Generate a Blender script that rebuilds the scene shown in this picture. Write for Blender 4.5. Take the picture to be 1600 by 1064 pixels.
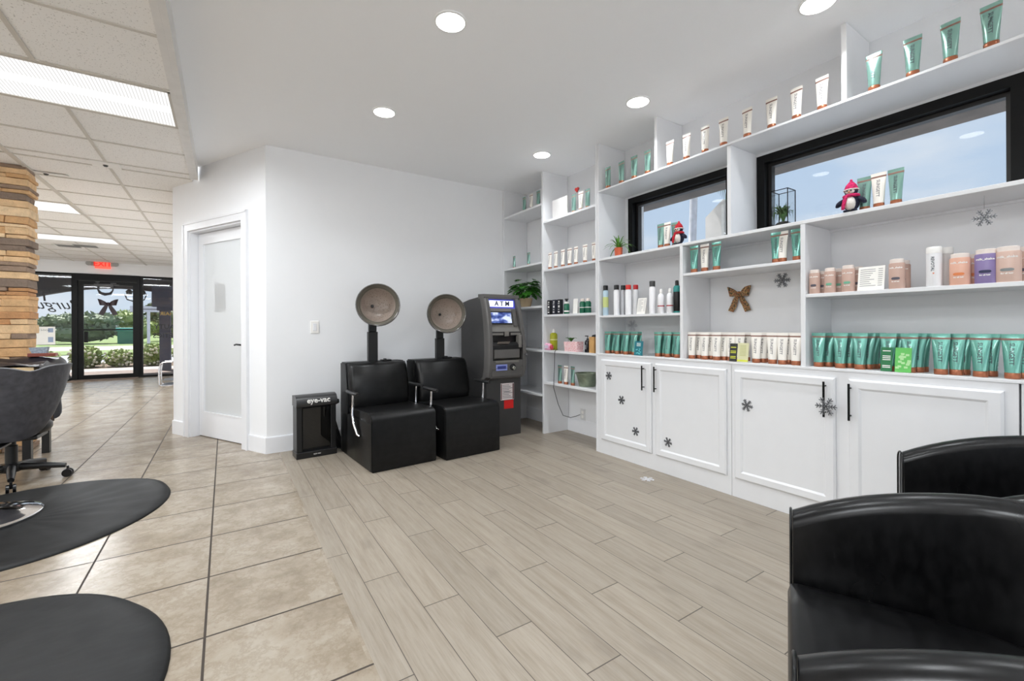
import bpy, bmesh, math, random
from mathutils import Vector, Matrix

# ------------------------------------------------------------------ camera, world, exposure
for _o in list(bpy.data.objects):
    bpy.data.objects.remove(_o)
SC = bpy.context.scene
COL = SC.collection
FPX, CY, ROLL, YAW, CAMH = 688.33, 512.17, -0.004757, 0.577433, 1.10
F_ = Vector((math.sin(YAW), math.cos(YAW), 0)); R_ = Vector((math.cos(YAW), -math.sin(YAW), 0)); U_ = Vector((0, 0, 1))
R2 = R_ * math.cos(ROLL) + U_ * math.sin(ROLL); U2 = -R_ * math.sin(ROLL) + U_ * math.cos(ROLL)
cd = bpy.data.cameras.new('camera'); cam = bpy.data.objects.new('camera', cd); COL.objects.link(cam)
cam.matrix_world = Matrix(((R2.x, U2.x, -F_.x, 0), (R2.y, U2.y, -F_.y, 0), (R2.z, U2.z, -F_.z, CAMH), (0, 0, 0, 1)))
cd.sensor_width = 36; cd.lens = FPX * 36 / 1600; cd.shift_y = -(532 - CY) / 1600
cd.clip_start = 0.02; cd.clip_end = 300
SC.camera = cam
SC.view_settings.view_transform = 'Standard'; SC.view_settings.look = 'None'
SC.view_settings.gamma = 1; SC.view_settings.use_curve_mapping = False
SC.view_settings.exposure = 0.66
SC.cycles.use_denoising = True
SC.cycles.diffuse_bounces = 8
SC.cycles.transparent_max_bounces = 16
SC.cycles.sample_clamp_indirect = 6

SKY_STRENGTH = 0.63
SPOT_W = 3.3
TROFFER_W = 34.0

w = bpy.data.worlds.new('world'); SC.world = w; w.use_nodes = True
nt = w.node_tree; nt.nodes.clear()
_o = nt.nodes.new('ShaderNodeOutputWorld'); _b = nt.nodes.new('ShaderNodeBackground')
_tc = nt.nodes.new('ShaderNodeTexCoord'); _n = nt.nodes.new('ShaderNodeTexNoise'); _mp = nt.nodes.new('ShaderNodeMapping')
_mp.inputs['Scale'].default_value = (1, 1, 3.5)
_n.inputs['Scale'].default_value = 3.2; _n.inputs['Detail'].default_value = 6
_cr = nt.nodes.new('ShaderNodeValToRGB')
_cr.color_ramp.elements[0].position = .46; _cr.color_ramp.elements[0].color = (0, 0, 0, 1)
_cr.color_ramp.elements[1].position = .66; _cr.color_ramp.elements[1].color = (1, 1, 1, 1)
_sx = nt.nodes.new('ShaderNodeSeparateXYZ'); _g = nt.nodes.new('ShaderNodeValToRGB')
_g.color_ramp.elements[0].position = .0; _g.color_ramp.elements[0].color = (.68, .78, .90, 1)
_g.color_ramp.elements[1].position = .45; _g.color_ramp.elements[1].color = (.50, .66, .90, 1)
_mx = nt.nodes.new('ShaderNodeMix'); _mx.data_type = 'RGBA'
_mx.inputs[7].default_value = (.80, .86, .95, 1)
L = nt.links.new
L(_tc.outputs['Generated'], _mp.inputs[0]); L(_mp.outputs[0], _n.inputs['Vector']); L(_n.outputs[0], _cr.inputs[0])
L(_tc.outputs['Generated'], _sx.inputs[0]); L(_sx.outputs['Z'], _g.inputs[0])
L(_cr.outputs[0], _mx.inputs[0]); L(_g.outputs[0], _mx.inputs[6]); L(_mx.outputs[2], _b.inputs[0]); L(_b.outputs[0], _o.inputs[0])
_b.inputs[1].default_value = SKY_STRENGTH
sd = bpy.data.lights.new('sun', 'SUN'); sd.energy = 7.0; sd.angle = math.radians(3); sd.color = (1, .97, .92)
so = bpy.data.objects.new('sun', sd); COL.objects.link(so); so.rotation_euler = (math.radians(-32), 0, math.radians(25))

rnd = random.Random(7)

# ------------------------------------------------------------------ pixel measuring on real planes
def ray(px, py):
    return F_ + R2 * ((px - 800) / FPX) - U2 * ((py - CY) / FPX)
def onx(px, X, py=500):
    """Y of the point on the plane x = X seen in column px"""
    d = ray(px, py); return d.y * X / d.x
def pt(px, py, axis, val):
    d = ray(px, py); o = Vector((0, 0, CAMH)); t = (val - o[axis]) / d[axis]; return o + d * t

# ------------------------------------------------------------------ materials
def s2l(c):
    return tuple(((v / 255) / 12.92 if v / 255 <= .04045 else ((v / 255 + .055) / 1.055) ** 2.4) for v in c)
MATS = {}
class NG:
    def __init__(s, name):
        s.m = bpy.data.materials.new(name); s.m.use_nodes = True; s.t = s.m.node_tree
        s.p = s.t.nodes['Principled BSDF']; s.out = s.t.nodes['Material Output']
    def n(s, ty, **kw):
        x = s.t.nodes.new('ShaderNode' + ty)
        for k, v in kw.items(): setattr(x, k, v)
        return x
    def lk(s, a, b): s.t.links.new(a, b)
    def math(s, op, a, b=None, c=None):
        x = s.n('Math', operation=op)
        for i, v in enumerate((a, b, c)):
            if v is None: continue
            if isinstance(v, (int, float)): x.inputs[i].default_value = v
            else: s.lk(v, x.inputs[i])
        return x.outputs[0]
    def mix(s, f, a, b):
        x = s.n('Mix', data_type='RGBA')
        if isinstance(f, (int, float)): x.inputs[0].default_value = f
        else: s.lk(f, x.inputs[0])
        for i, v in ((6, a), (7, b)):
            if isinstance(v, tuple): x.inputs[i].default_value = (*v, 1) if len(v) == 3 else v
            else: s.lk(v, x.inputs[i])
        return x.outputs[2]
    def pos(s):
        return s.n('NewGeometry').outputs['Position']
    def obj(s):
        return s.n('TexCoord').outputs['Object']
    def noise(s, vec, scale, detail=3, rough=.5, stretch=None):
        if stretch:
            mp = s.n('Mapping'); mp.inputs['Scale'].default_value = stretch; s.lk(vec, mp.inputs[0]); vec = mp.outputs[0]
        x = s.n('TexNoise'); x.inputs['Scale'].default_value = scale; x.inputs['Detail'].default_value = detail
        x.inputs['Roughness'].default_value = rough; s.lk(vec, x.inputs['Vector']); return x.outputs[0]
    def ramp(s, f, stops):
        x = s.n('ValToRGB'); e = x.color_ramp.elements
        while len(e) < len(stops): e.new(.5)
        for i, (p, c) in enumerate(stops): e[i].position = p; e[i].color = (*c, 1) if len(c) == 3 else c
        s.lk(f, x.inputs[0]); return x.outputs[0]
    def bump(s, h, strength=.3, dist=.01):
        x = s.n('Bump'); x.inputs['Strength'].default_value = strength; x.inputs['Distance'].default_value = dist
        s.lk(h, x.inputs['Height']); s.lk(x.outputs[0], s.p.inputs['Normal'])
    def col(s, c): s.lk(c, s.p.inputs['Base Color'])

def mat(name, rgb, rough=.5, metal=0, var=.04, scale=12, bump=0, bscale=80, spec=None, coat=0, emit=None, estr=0):
    """procedural principled material: base colour with a slight noise variation"""
    if name in MATS: return MATS[name]
    g = NG(name); c = s2l(rgb)
    n = g.noise(g.obj(), scale, 3)
    lo = tuple(v * (1 - var) for v in c); hi = tuple(min(1, v * (1 + var)) for v in c)
    g.col(g.ramp(n, [(.3, lo), (.7, hi)]))
    g.p.inputs['Roughness'].default_value = rough; g.p.inputs['Metallic'].default_value = metal
    if spec is not None: g.p.inputs['Specular IOR Level'].default_value = spec
    if coat: g.p.inputs['Coat Weight'].default_value = coat
    if bump: g.bump(g.noise(g.obj(), bscale, 3), bump, .004)
    if emit:
        g.p.inputs['Emission Color'].default_value = (*s2l(emit), 1); g.p.inputs['Emission Strength'].default_value = estr
    MATS[name] = g.m; return g.m

WHITE = mat('white wall paint', (236, 237, 239), .6, var=.004)
CEILW = mat('white ceiling paint', (249, 250, 252), .8, var=.003)
TRIMW = mat('white trim paint', (230, 231, 234), .35, var=.008)
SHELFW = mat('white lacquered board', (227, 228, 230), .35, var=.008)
SHADEW = mat('pale back panel', (220, 220, 222), .5)
BLACKF = mat('black aluminium', (6, 6, 6), .45, spec=.2)
CHROME = mat('chrome', (225, 225, 228), .08, metal=1, var=.01)
BLKPL = mat('black plastic', (22, 22, 23), .35, bump=.1, bscale=300)
GRYPL = mat('dark grey plastic', (60, 60, 60), .4)
COPPER = mat('copper cap', (164, 100, 70), .34, metal=.45, var=.1)
BANDM = mat('taupe band', (140, 104, 92), .4)
INK = mat('dark ink', (70, 78, 84), .5)
INKL = mat('grey ink', (128, 126, 130), .5)
WPLAS = mat('white plastic', (238, 236, 232), .3, var=.01)
CARD = mat('white card', (240, 238, 232), .6, var=.02)
BLKCAP = mat('black cap', (16, 16, 18), .3)
LEAF = mat('leaf green', (52, 104, 34), .45, var=.45, scale=30)
SPIKE = mat('bright blade green', (90, 140, 52), .45, var=.4, scale=40)
WOODT = mat('pale wood edge', (205, 180, 140), .5, var=.1)

def leather(name, rgb, rough=.3):
    g = NG(name); p = g.obj(); c = s2l(rgb)
    n1 = g.noise(p, 5, 2, .5); n2 = g.noise(p, 120, 2); n3 = g.noise(p, 16, 3, .5, (1, 3, 1.5))
    g.col(g.ramp(n3, [(.35, c), (.75, tuple(v * 1.6 + .004 for v in c))]))
    g.lk(g.ramp(n1, [(.3, (rough - .03,) * 3), (.8, (rough + .07,) * 3)]), g.p.inputs['Roughness'])
    h = g.math('ADD', g.math('MULTIPLY', n3, .35), g.math('MULTIPLY', n2, .12))
    g.p.inputs['Specular IOR Level'].default_value = .32
    g.bump(h, .10, .004); return g.m
LEATH = leather('black leather', (5, 5, 6), .30)
VINYL = leather('black vinyl', (5, 5, 5), .36)
GREYV = leather('charcoal vinyl', (58, 57, 60), .42)

def glass_mat(name, tint=(1, 1, 1), refl=.06, haze=0.0):
    g = NG(name); t = g.t; t.nodes.remove(g.p)
    tr = g.n('BsdfTransparent'); tr.inputs[0].default_value = (*tint, 1)
    gl = g.n('BsdfGlossy'); gl.inputs['Roughness'].default_value = .02
    mx = g.n('MixShader'); lw = g.n('LayerWeight'); lw.inputs[0].default_value = .25
    g.lk(g.math('MULTIPLY_ADD', lw.outputs['Fresnel'], .3, refl * .25), mx.inputs[0])
    g.lk(tr.outputs[0], mx.inputs[1]); g.lk(gl.outputs[0], mx.inputs[2])
    last = mx.outputs[0]
    if haze:
        df = g.n('BsdfDiffuse'); df.inputs[0].default_value = (.8, .8, .8, 1)
        m2 = g.n('MixShader'); m2.inputs[0].default_value = haze
        g.lk(last, m2.inputs[1]); g.lk(df.outputs[0], m2.inputs[2]); last = m2.outputs[0]
    g.lk(last, g.out.inputs[0]); return g.m
GLASS = glass_mat('clear glass', (.97, .98, .98))
GLASSW = glass_mat('weathered glass', (.94, .96, .97), .05, .02)
CLEARP = glass_mat('clear plastic', (.97, .97, .97), .2, .08)

def tile_floor_mat():
    g = NG('beige stone tile'); P = g.pos(); sp = g.n('SeparateXYZ'); g.lk(P, sp.inputs[0])
    S = .4575
    u = g.math('DIVIDE', g.math('ADD', sp.outputs[0], .065), S); v = g.math('DIVIDE', g.math('SUBTRACT', sp.outputs[1], 1.919), S)
    def edge(a):
        f = g.math('FRACT', a); return g.math('GREATER_THAN', g.math('ABSOLUTE', g.math('SUBTRACT', f, .5)), .5 - .0042 / S)
    grout = g.math('MAXIMUM', g.math('MULTIPLY', edge(u), g.math('LESS_THAN', sp.outputs[0], .3)), edge(v))
    wn = g.n('TexWhiteNoise', noise_dimensions='2D'); cb = g.n('CombineXYZ')
    g.lk(g.math('FLOOR', u), cb.inputs[0]); g.lk(g.math('FLOOR', v), cb.inputs[1]); g.lk(cb.outputs[0], wn.inputs[0])
    off = g.n('VectorMath', operation='MULTIPLY_ADD'); g.lk(wn.outputs['Color'], off.inputs[0]); off.inputs[1].default_value = (13, 13, 13); g.lk(P, off.inputs[2])
    n1 = g.noise(off.outputs[0], 3.2, 8, .68); n2 = g.noise(off.outputs[0], 9, 6, .7)
    c = g.ramp(n1, [(.36, s2l((134, 121, 104))), (.5, s2l((151, 139, 122))), (.62, s2l((163, 153, 138)))])
    veins = g.ramp(n2, [(.44, (0, 0, 0)), (.5, (1, 1, 1)), (.56, (0, 0, 0))])
    c = g.mix(g.math('MULTIPLY', veins, .32), c, s2l((118, 101, 80)))
    g.col(g.mix(grout, c, s2l((58, 50, 43))))
    g.lk(g.math('ADD', g.math('MULTIPLY', n2, .06), g.math('MULTIPLY_ADD', grout, .6, .22)), g.p.inputs['Roughness'])
    g.bump(g.math('MULTIPLY', grout, -1), .3, .003)
    return g.m

def plank_floor_mat():
    g = NG('grey oak look plank'); P = g.pos(); sp = g.n('SeparateXYZ'); g.lk(P, sp.inputs[0])
    u = g.math('DIVIDE', g.math('SUBTRACT', sp.outputs[0], .5), .1527)
    k = g.math('FLOOR', u)
    v = g.math('DIVIDE', g.math('ADD', g.math('SUBTRACT', sp.outputs[1], 1.95), g.math('MULTIPLY', k, .302)), .906)
    fu = g.math('FRACT', u); fv = g.math('FRACT', v)
    eu = g.math('GREATER_THAN', g.math('ABSOLUTE', g.math('SUBTRACT', fu, .5)), .5 - .0014 / .1527)
    ev = g.math('GREATER_THAN', g.math('ABSOLUTE', g.math('SUBTRACT', fv, .5)), .5 - .0021 / .906)
    gap = g.math('MAXIMUM', eu, ev)
    cb = g.n('CombineXYZ'); g.lk(k, cb.inputs[0]); g.lk(g.math('FLOOR', v), cb.inputs[1])
    wn = g.n('TexWhiteNoise', noise_dimensions='2D'); g.lk(cb.outputs[0], wn.inputs[0])
    off = g.n('VectorMath', operation='MULTIPLY_ADD'); g.lk(wn.outputs['Color'], off.inputs[0]); off.inputs[1].default_value = (17, 17, 17); g.lk(P, off.inputs[2])
    n1 = g.noise(off.outputs[0], 3.2, 6, .65, (16, .9, 1)); n2 = g.noise(off.outputs[0], 26, 5, .65, (8, .35, 1)); n3 = g.noise(off.outputs[0], 2.6, 3, .5, (2.5, 1, 1))
    c = g.ramp(n1, [(.3, s2l((138, 127, 112))), (.5, s2l((150, 140, 126))), (.72, s2l((159, 150, 137)))])
    c = g.mix(g.math('MULTIPLY', g.ramp(n2, [(.5, (0, 0, 0)), (.72, (1, 1, 1))]), .35), c, s2l((116, 104, 92)))
    c = g.mix(g.math('MULTIPLY', g.ramp(n3, [(.62, (0, 0, 0)), (.72, (1, 1, 1))]), .3), c, s2l((96, 86, 76)))
    tone = g.math('MULTIPLY_ADD', wn.outputs['Value'], .14, .92)
    hs = g.n('HueSaturation'); g.lk(tone, hs.inputs['Value']); g.lk(c, hs.inputs['Color'])
    g.col(g.mix(gap, hs.outputs[0], s2l((74, 66, 58))))
    g.p.inputs['Roughness'].default_value = .42
    g.bump(g.math('SUBTRACT', g.math('MULTIPLY', n2, .25), gap), .2, .003)
    return g.m

def acoustic_mat():
    g = NG('acoustic ceiling tile'); P = g.pos()
    v = g.n('TexVoronoi'); v.inputs['Scale'].default_value = 95; g.lk(P, v.inputs['Vector'])
    n = g.noise(P, 70, 3, .6)
    dots = g.math('MULTIPLY', g.math('LESS_THAN', v.outputs['Distance'], .32), g.math('GREATER_THAN', n, .54))
    g.col(g.mix(g.math('MULTIPLY', dots, .55), s2l((242, 240, 237)), s2l((150, 145, 138))))
    g.p.inputs['Roughness'].default_value = .9; g.bump(g.math('MULTIPLY', dots, -1), .3, .004); return g.m

# ------------------------------------------------------------------ mesh helpers
class G:
    def __init__(s): s.b = bmesh.new()
    def box(s, x0, x1, y0, y1, z0, z1, bev=0, seg=2, M=None):
        r = bmesh.ops.create_cube(s.b, size=1)
        vs = r['verts']
        for v in vs: v.co = Vector(((x0 + x1) / 2 + v.co.x * (x1 - x0), (y0 + y1) / 2 + v.co.y * (y1 - y0), (z0 + z1) / 2 + v.co.z * (z1 - z0)))
        if bev:
            es = list({e for v in vs for e in v.link_edges})
            rr = bmesh.ops.bevel(s.b, geom=es, offset=bev, segments=seg, profile=.5, affect='EDGES')
            vs = list(set(rr['verts']) | {v for v in vs if v.is_valid})
        if M is not None:
            for v in vs: v.co = M @ v.co
        return s
    def loft(s, rings, cap0=True, cap1=True, closed=True):
        vr = [[s.b.verts.new(p) for p in r] for r in rings]
        n = len(vr[0])
        for a, b in zip(vr, vr[1:]):
            for i in range(n if closed else n - 1):
                j = (i + 1) % n
                s.b.faces.new((a[i], a[j], b[j], b[i]))
        if closed and cap0: s.b.faces.new(list(reversed(vr[0])))
        if closed and cap1: s.b.faces.new(vr[-1])
        return s
    def lathe(s, prof, c=(0, 0, 0), seg=24, sx=1, sy=1, M=None, cap0=True, cap1=True):
        c = Vector(c); rings = []
        for r, z in prof:
            rings.append([Vector((math.cos(2 * math.pi * i / seg) * max(r, 1e-5) * sx, math.sin(2 * math.pi * i / seg) * max(r, 1e-5) * sy, z)) for i in range(seg)])
        rings = [[(M @ p if M is not None else p) + c for p in r] for r in rings]
        return s.loft(rings, cap0, cap1)
    def tube(s, pts, r, seg=8, closed=False):
        pts = [Vector(p) for p in pts]; n = len(pts); rings = []
        rr = r if isinstance(r, (list, tuple)) else [r] * n
        up = None
        for i, p in enumerate(pts):
            if closed: d = pts[(i + 1) % n] - pts[i - 1]
            else: d = pts[min(i + 1, n - 1)] - pts[max(i - 1, 0)]
            d.normalize()
            if up is None: up = Vector((0, 0, 1)) if abs(d.z) < .9 else Vector((1, 0, 0))
            a = d.cross(up).normalized(); up = a.cross(d).normalized()
            rings.append([p + (a * math.cos(2 * math.pi * k / seg) + up * math.sin(2 * math.pi * k / seg)) * rr[i] for k in range(seg)])
        if closed: rings.append(rings[0]); return s.loft(rings, False, False)
        return s.loft(rings)
    def ball(s, c, rx, ry=None, rz=None, seg=16, rings=10, M=None):
        ry = ry or rx; rz = rz or rx
        r = bmesh.ops.create_uvsphere(s.b, u_segments=seg, v_segments=rings, radius=1)
        for v in r['verts']:
            p = Vector((v.co.x * rx, v.co.y * ry, v.co.z * rz))
            if M is not None: p = M @ p
            v.co = p + Vector(c)
        return s
    def prism(s, poly, axis, a, b):
        """polygon extruded along axis (0,1,2) from a to b; poly holds the other two coords in order"""
        def mk(p, t):
            q = list(p); q.insert(axis, t); return Vector(q)
        return s.loft([[mk(p, a) for p in poly], [mk(p, b) for p in poly]])
    def strip(s, pts, widths, side, thick=.0008):
        """thin ribbon with thickness along pts"""
        side = Vector(side).normalized(); rings = []
        pts = [Vector(p) for p in pts]
        for i, p in enumerate(pts):
            d = (pts[min(i + 1, len(pts) - 1)] - pts[max(i - 1, 0)]).normalized(); nn = d.cross(side).normalized()
            a = side * widths[i] / 2; t = nn * thick / 2
            rings.append([p - a - t, p + a - t, p + a + t, p - a + t])
        return s.loft(rings)
    def done(s, name, m, parent=None, smooth=False, loc=None, rot=None, fixn=True, mods=None):
        if fixn: bmesh.ops.recalc_face_normals(s.b, faces=s.b.faces[:])
        me = bpy.data.meshes.new(name); s.b.to_mesh(me); s.b.free()
        for mm in (m if isinstance(m, (list, tuple)) else [m]): me.materials.append(mm)
        if smooth:
            for p in me.polygons: p.use_smooth = True
            try: me.set_sharp_from_angle(angle=math.radians(smooth if smooth > 1 else 42))
            except Exception: pass
        o = bpy.data.objects.new(name, me); COL.objects.link(o)
        if parent: o.parent = parent
        if loc is not None: o.location = loc
        if rot is not None: o.rotation_euler = rot
        return o
def tag(o, label=None, cat=None, group=None, kind=None):
    if label: o['label'] = label
    if cat: o['category'] = cat
    if group: o['group'] = group
    if kind: o['kind'] = kind
    return o
def thing(name, label, cat, loc=(0, 0, 0), rz=0, group=None):
    o = bpy.data.objects.new(name, None); COL.objects.link(o); o.location = loc; o.rotation_euler = (0, 0, rz)
    o.empty_display_size = .05
    return tag(o, label, cat, group)
def struct(name, g, m, parent=None, **kw):
    o = g.done(name, m, parent, **kw)
    if parent is None: o['kind'] = 'structure'
    return o
def dup(root, loc, rz=0, label=None, group=None, scale=None):
    r = root.copy(); COL.objects.link(r); r.location = loc; r.rotation_euler = (0, 0, rz)
    if scale: r.scale = scale
    if label: r['label'] = label
    if group: r['group'] = group
    for ch in root.children:
        c = ch.copy(); COL.objects.link(c); c.parent = r
        for gch in ch.children:
            d = gch.copy(); COL.objects.link(d); d.parent = c
    return r
PENDING = []
def proto(o):
    """remember a prototype so the unused original can be dropped"""
    PENDING.append(o); return o
def text_g(s, size, extrude=.0004, align='CENTER', shear=0, mirror=False, spacing=1.0, bold=0):
    cu = bpy.data.curves.new('lettering', 'FONT'); cu.body = s; cu.size = size; cu.extrude = extrude
    cu.align_x = align; cu.align_y = 'CENTER'; cu.shear = shear; cu.space_character = spacing; cu.offset = bold; cu.resolution_u = 2
    ob = bpy.data.objects.new('lettering', cu); COL.objects.link(ob)
    dg = bpy.context.evaluated_depsgraph_get(); me = bpy.data.meshes.new_from_object(ob.evaluated_get(dg))
    g = G(); g.b.from_mesh(me)
    bpy.data.objects.remove(ob); bpy.data.curves.remove(cu); bpy.data.meshes.remove(me)
    if mirror:
        for v in g.b.verts: v.co.x *= -1
    return g
def xf(g, fn):
    for v in g.b.verts: v.co = Vector(fn(v.co))
    return g
ORD = ['first', 'second', 'third', 'fourth', 'fifth', 'sixth', 'seventh', 'eighth', 'ninth', 'tenth', 'eleventh', 'twelfth', 'thirteenth']
def ordn(i, n):
    if n == 1: return 'alone'
    if i == 0: return 'leftmost'
    if i == n - 1: return 'rightmost'
    return ORD[i] + ' from left'

# ------------------------------------------------------------------ dimensions
HC, HD = 2.725, 2.60          # white ceiling, dropped tile ceiling
XE = -0.25                    # where the two ceilings meet
XF, XW = 2.765, 3.10          # shelf front plane and right wall
YB = 4.44                     # back wall
CA = Vector((.305, 4.44)); CB = Vector((-.46, 5.87))   # the slanted door wall
YS = 13.2                     # storefront
XL, YR = -5.6, -2.6

# ------------------------------------------------------------------ shell
FT = tile_floor_mat(); FP = plank_floor_mat(); AC = acoustic_mat()
struct('floor', G().box(XL, .405, YR, YS, -.05, 0), FT)
struct('floor', G().box(.405, XW, YR, YB, -.05, 0), FP)
g = G()   # white ceiling, cut along the slanted wall
cx = CA.x + (CB.x - CA.x) * ((XE + .03 - CA.x) / (CB.x - CA.x)); cy = CA.y + (CB.y - CA.y) * ((XE + .03 - CA.x) / (CB.x - CA.x))
g.prism([(XE, YR), (XW + .2, YR), (XW + .2, YB + .1), (CA.x, YB + .1), (XE, cy + .1)], 2, HC, HC + .08)
struct('ceiling', g, CEILW)
struct('ceiling', G().box(XL, XE - .02, YR, YS, HD, HD + .05), AC)
struct('ceiling', G().box(XE - .02, 2.2, 5.6, YS, HD, HD + .05), AC)
GRID = mat('ceiling grid enamel', (206, 201, 193), .45)
struct('trim_1', G().box(XE - .034, XE - .0005, YR, cy - .02, HD - .012, HD - .0005).box(XE, XE + .03, YR, cy - .03, HD - .012, HC - .0005), mat('painted edge trim', (222, 220, 217), .45))
g = G()
ys = [YR + .2 + .0 * i for i in range(0)]
ylines = [1.05, 1.66, 2.27, 2.87, 3.49, 4.10, 4.71, 5.27, 5.43, 6.03, 6.64, 7.24, 7.85, 8.46, 9.07, 9.68, 10.29, 10.9, 11.5, 12.1, 12.7, .44, -.17, -.78, -1.39, -2.0]
for y in ylines: g.box(XL, XE - .03 if y < 5.5 else 2.2, y - .012, y + .012, HD - .006, HD - .0005)
TROFF = [(-.285, 3.495), (-1.54, 7.245), (-1.54, 9.69), (-2.76, 1.67), (-.285, -.16), (-2.76, -1.38), (-3.36, 5.44), (-3.36, 1.0), (-3.36, 9.0)]
for x in (-.885, -2.13, -2.74, -3.35, -3.96, -4.57, -5.18):
    cuts = sorted([(ty - .005, ty + .605) for tx, ty in TROFF if tx - 1.22 < x < tx]); y_ = YR
    for ca, cb_ in cuts: g.box(x - .012, x + .012, y_, ca, HD - .0065, HD - .001); y_ = cb_
    g.box(x - .012, x + .012, y_, YS, HD - .0065, HD - .001)
g.box(-1.537, -1.503, YR, YS, HD - .014, HD - .001)
struct('trim_2', g, GRID)

# right wall with two high windows
W1, W2, WZ0, WZ1 = (1.80, 2.79), (.40, 1.628), 1.69, 2.27
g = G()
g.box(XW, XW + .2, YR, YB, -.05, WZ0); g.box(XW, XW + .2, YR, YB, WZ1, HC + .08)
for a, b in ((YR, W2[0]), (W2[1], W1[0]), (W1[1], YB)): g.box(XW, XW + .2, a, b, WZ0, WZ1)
struct('wall_right', g, mat('wall paint with recess shade', (228, 229, 231), .6, var=.004))  # white wall greyed so the colour carries the shade of the shelf recesses
struct('wall_back', G().box(CA.x, XW + .2, YB, YB + .1, -.05, HC + .08), WHITE)
# slanted wall with a door opening
dv = (CB - CA).normalized(); nv = Vector((dv.y, -dv.x))    # nv points behind the wall (away from the camera)
WL = (CB - CA).length
def dw(t, o, z): return Vector((CA.x + dv.x * t + nv.x * o, CA.y + dv.y * t + nv.y * o, z))
def dbox(g, t0, t1, o0, o1, z0, z1):
    r = [[dw(t, o, z) for t, o in ((t0, o0), (t1, o0), (t1, o1), (t0, o1))] for z in (z0, z1)]
    return g.loft(r)
D0, D1, DZ = .345, 1.285, 2.10
g = G(); dbox(g, 0, D0, 0, .12, -.05, HC + .02); dbox(g, D1, WL, 0, .12, -.05, HC + .02); dbox(g, D0, D1, 0, .12, DZ, HC + .02)
struct('wall_slanted', g, WHITE)
struct('wall_corridor', G().box(CB.x - .0, CB.x + .1, CB.y + .06, YS, -.05, HD), WHITE)
struct('wall_left', G().box(XL - .1, XL, YR, YS, -.05, HD + .1), WHITE)
struct('wall_rear', G().box(XL, XW + .2, YR - .1, YR, 2.45, HC + .1).box(XL, -1.92, YR - .1, YR, -.05, 2.45).box(3.0, XW + .2, YR - .1, YR, -.05, 2.45), WHITE)
rg = G()  # unseen rear glazing, added to let daylight reach the ceiling
for x_ in (-1.92, -.28, 1.36, 2.95): rg.box(x_, x_ + .05, YR - .08, YR - .02, 0, 2.45)
rg.box(-1.87, 2.95, YR - .08, YR - .02, 0, .05).box(-1.87, 2.95, YR - .08, YR - .02, 2.40, 2.45)
_w5 = rg.done('window_5', BLACKF); _w5['kind'] = 'structure'
struct('floor_added_forecourt', G().box(-25, 22, -30, YR - .1, -.12, -.06), mat('pale bounce concrete', (236, 236, 236), .9))  # unseen bright ground, added to bounce sun through the rear opening
# washroom behind the frosted door
struct('wall_washroom', G().box(CB.x + .1, 2.2, 6.9, 7.0, -.05, HD), WHITE)
struct('wall_washroom_side', G().box(2.1, 2.2, YB + .1, 6.9, -.05, HD), WHITE)
struct('floor', G().box(.405, 2.2, YB + .1, 6.9, -.05, -.001), FT)
# door casing, jamb, baseboards
g = G(); dbox(g, D0 - .09, D0, -.022, 0, 0, DZ + .085); dbox(g, D1, D1 + .09, -.022, 0, 0, DZ + .085); dbox(g, D0, D1, -.022, 0, DZ, DZ + .085)
dbox(g, D0 - .09, D0 - .07, -.028, -.022, 0, DZ + .085); dbox(g, D1 + .07, D1 + .09, -.028, -.022, 0, DZ + .085); dbox(g, D0 - .09, D1 + .09, -.028, -.022, DZ + .065, DZ + .085)
struct('trim_3', g, TRIMW)
g = G(); dbox(g, D0, D0 + .015, 0, .12, 0, DZ); dbox(g, D1 - .015, D1, 0, .12, 0, DZ); dbox(g, D0 + .015, D1 - .015, 0, .12, DZ - .015, DZ)
struct('trim_4', g, TRIMW)
def bb(g, t0, t1): dbox(g, t0, t1, -.014, 0, 0, .137); dbox(g, t0, t1, -.009, 0, .137, .143)
g = G(); bb(g, -.006, D0 - .09); bb(g, D1 + .09, WL)
struct('baseboard_slanted', g, TRIMW)
struct('baseboard_back', G().box(CA.x - .008, XF, YB - .014, YB, .0, .137).box(CA.x - .006, XF, YB - .009, YB, .137, .143), TRIMW)
struct('baseboard_right', G().box(XW - .014, XW, 2.9, YB, 0, .137).box(XW - .009, XW, 2.9, YB, .137, .143), TRIMW)

# frosted door (structure)
dr = G(); o0, o1 = .075, .11; a, b = D0 + .02, D1 - .02
z1 = DZ - .02; st = .075
dbox(dr, a, a + st, o0, o1, .008, z1); dbox(dr, b - st, b, o0, o1, .008, z1); dbox(dr, a + st, b - st, o0, o1, z1 - .1, z1); dbox(dr, a + st, b - st, o0, o1, .008, .245)
door = dr.done('door_1', TRIMW); door['kind'] = 'structure'
fg = NG('frosted glass'); fg.t.nodes.remove(fg.p)
_d = fg.n('BsdfTranslucent'); _d.inputs[0].default_value = (.92, .93, .93, 1); _e = fg.n('BsdfDiffuse'); _e.inputs[0].default_value = (.85, .86, .86, 1); _m = fg.n('MixShader'); _m.inputs[0].default_value = .35
_gl = fg.n('BsdfGlossy'); _gl.inputs['Roughness'].default_value = .25; _m2 = fg.n('MixShader'); _m2.inputs[0].default_value = .05
fg.lk(_d.outputs[0], _m.inputs[1]); fg.lk(_e.outputs[0], _m.inputs[2]); fg.lk(_m.outputs[0], _m2.inputs[1]); fg.lk(_gl.outputs[0], _m2.inputs[2]); fg.lk(_m2.outputs[0], fg.out.inputs[0])
gp = G(); dbox(gp, a + st, b - st, .088, .096, .245, z1 - .1); gp.done('glass_panel', fg.m, door)
g = G()
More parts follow.
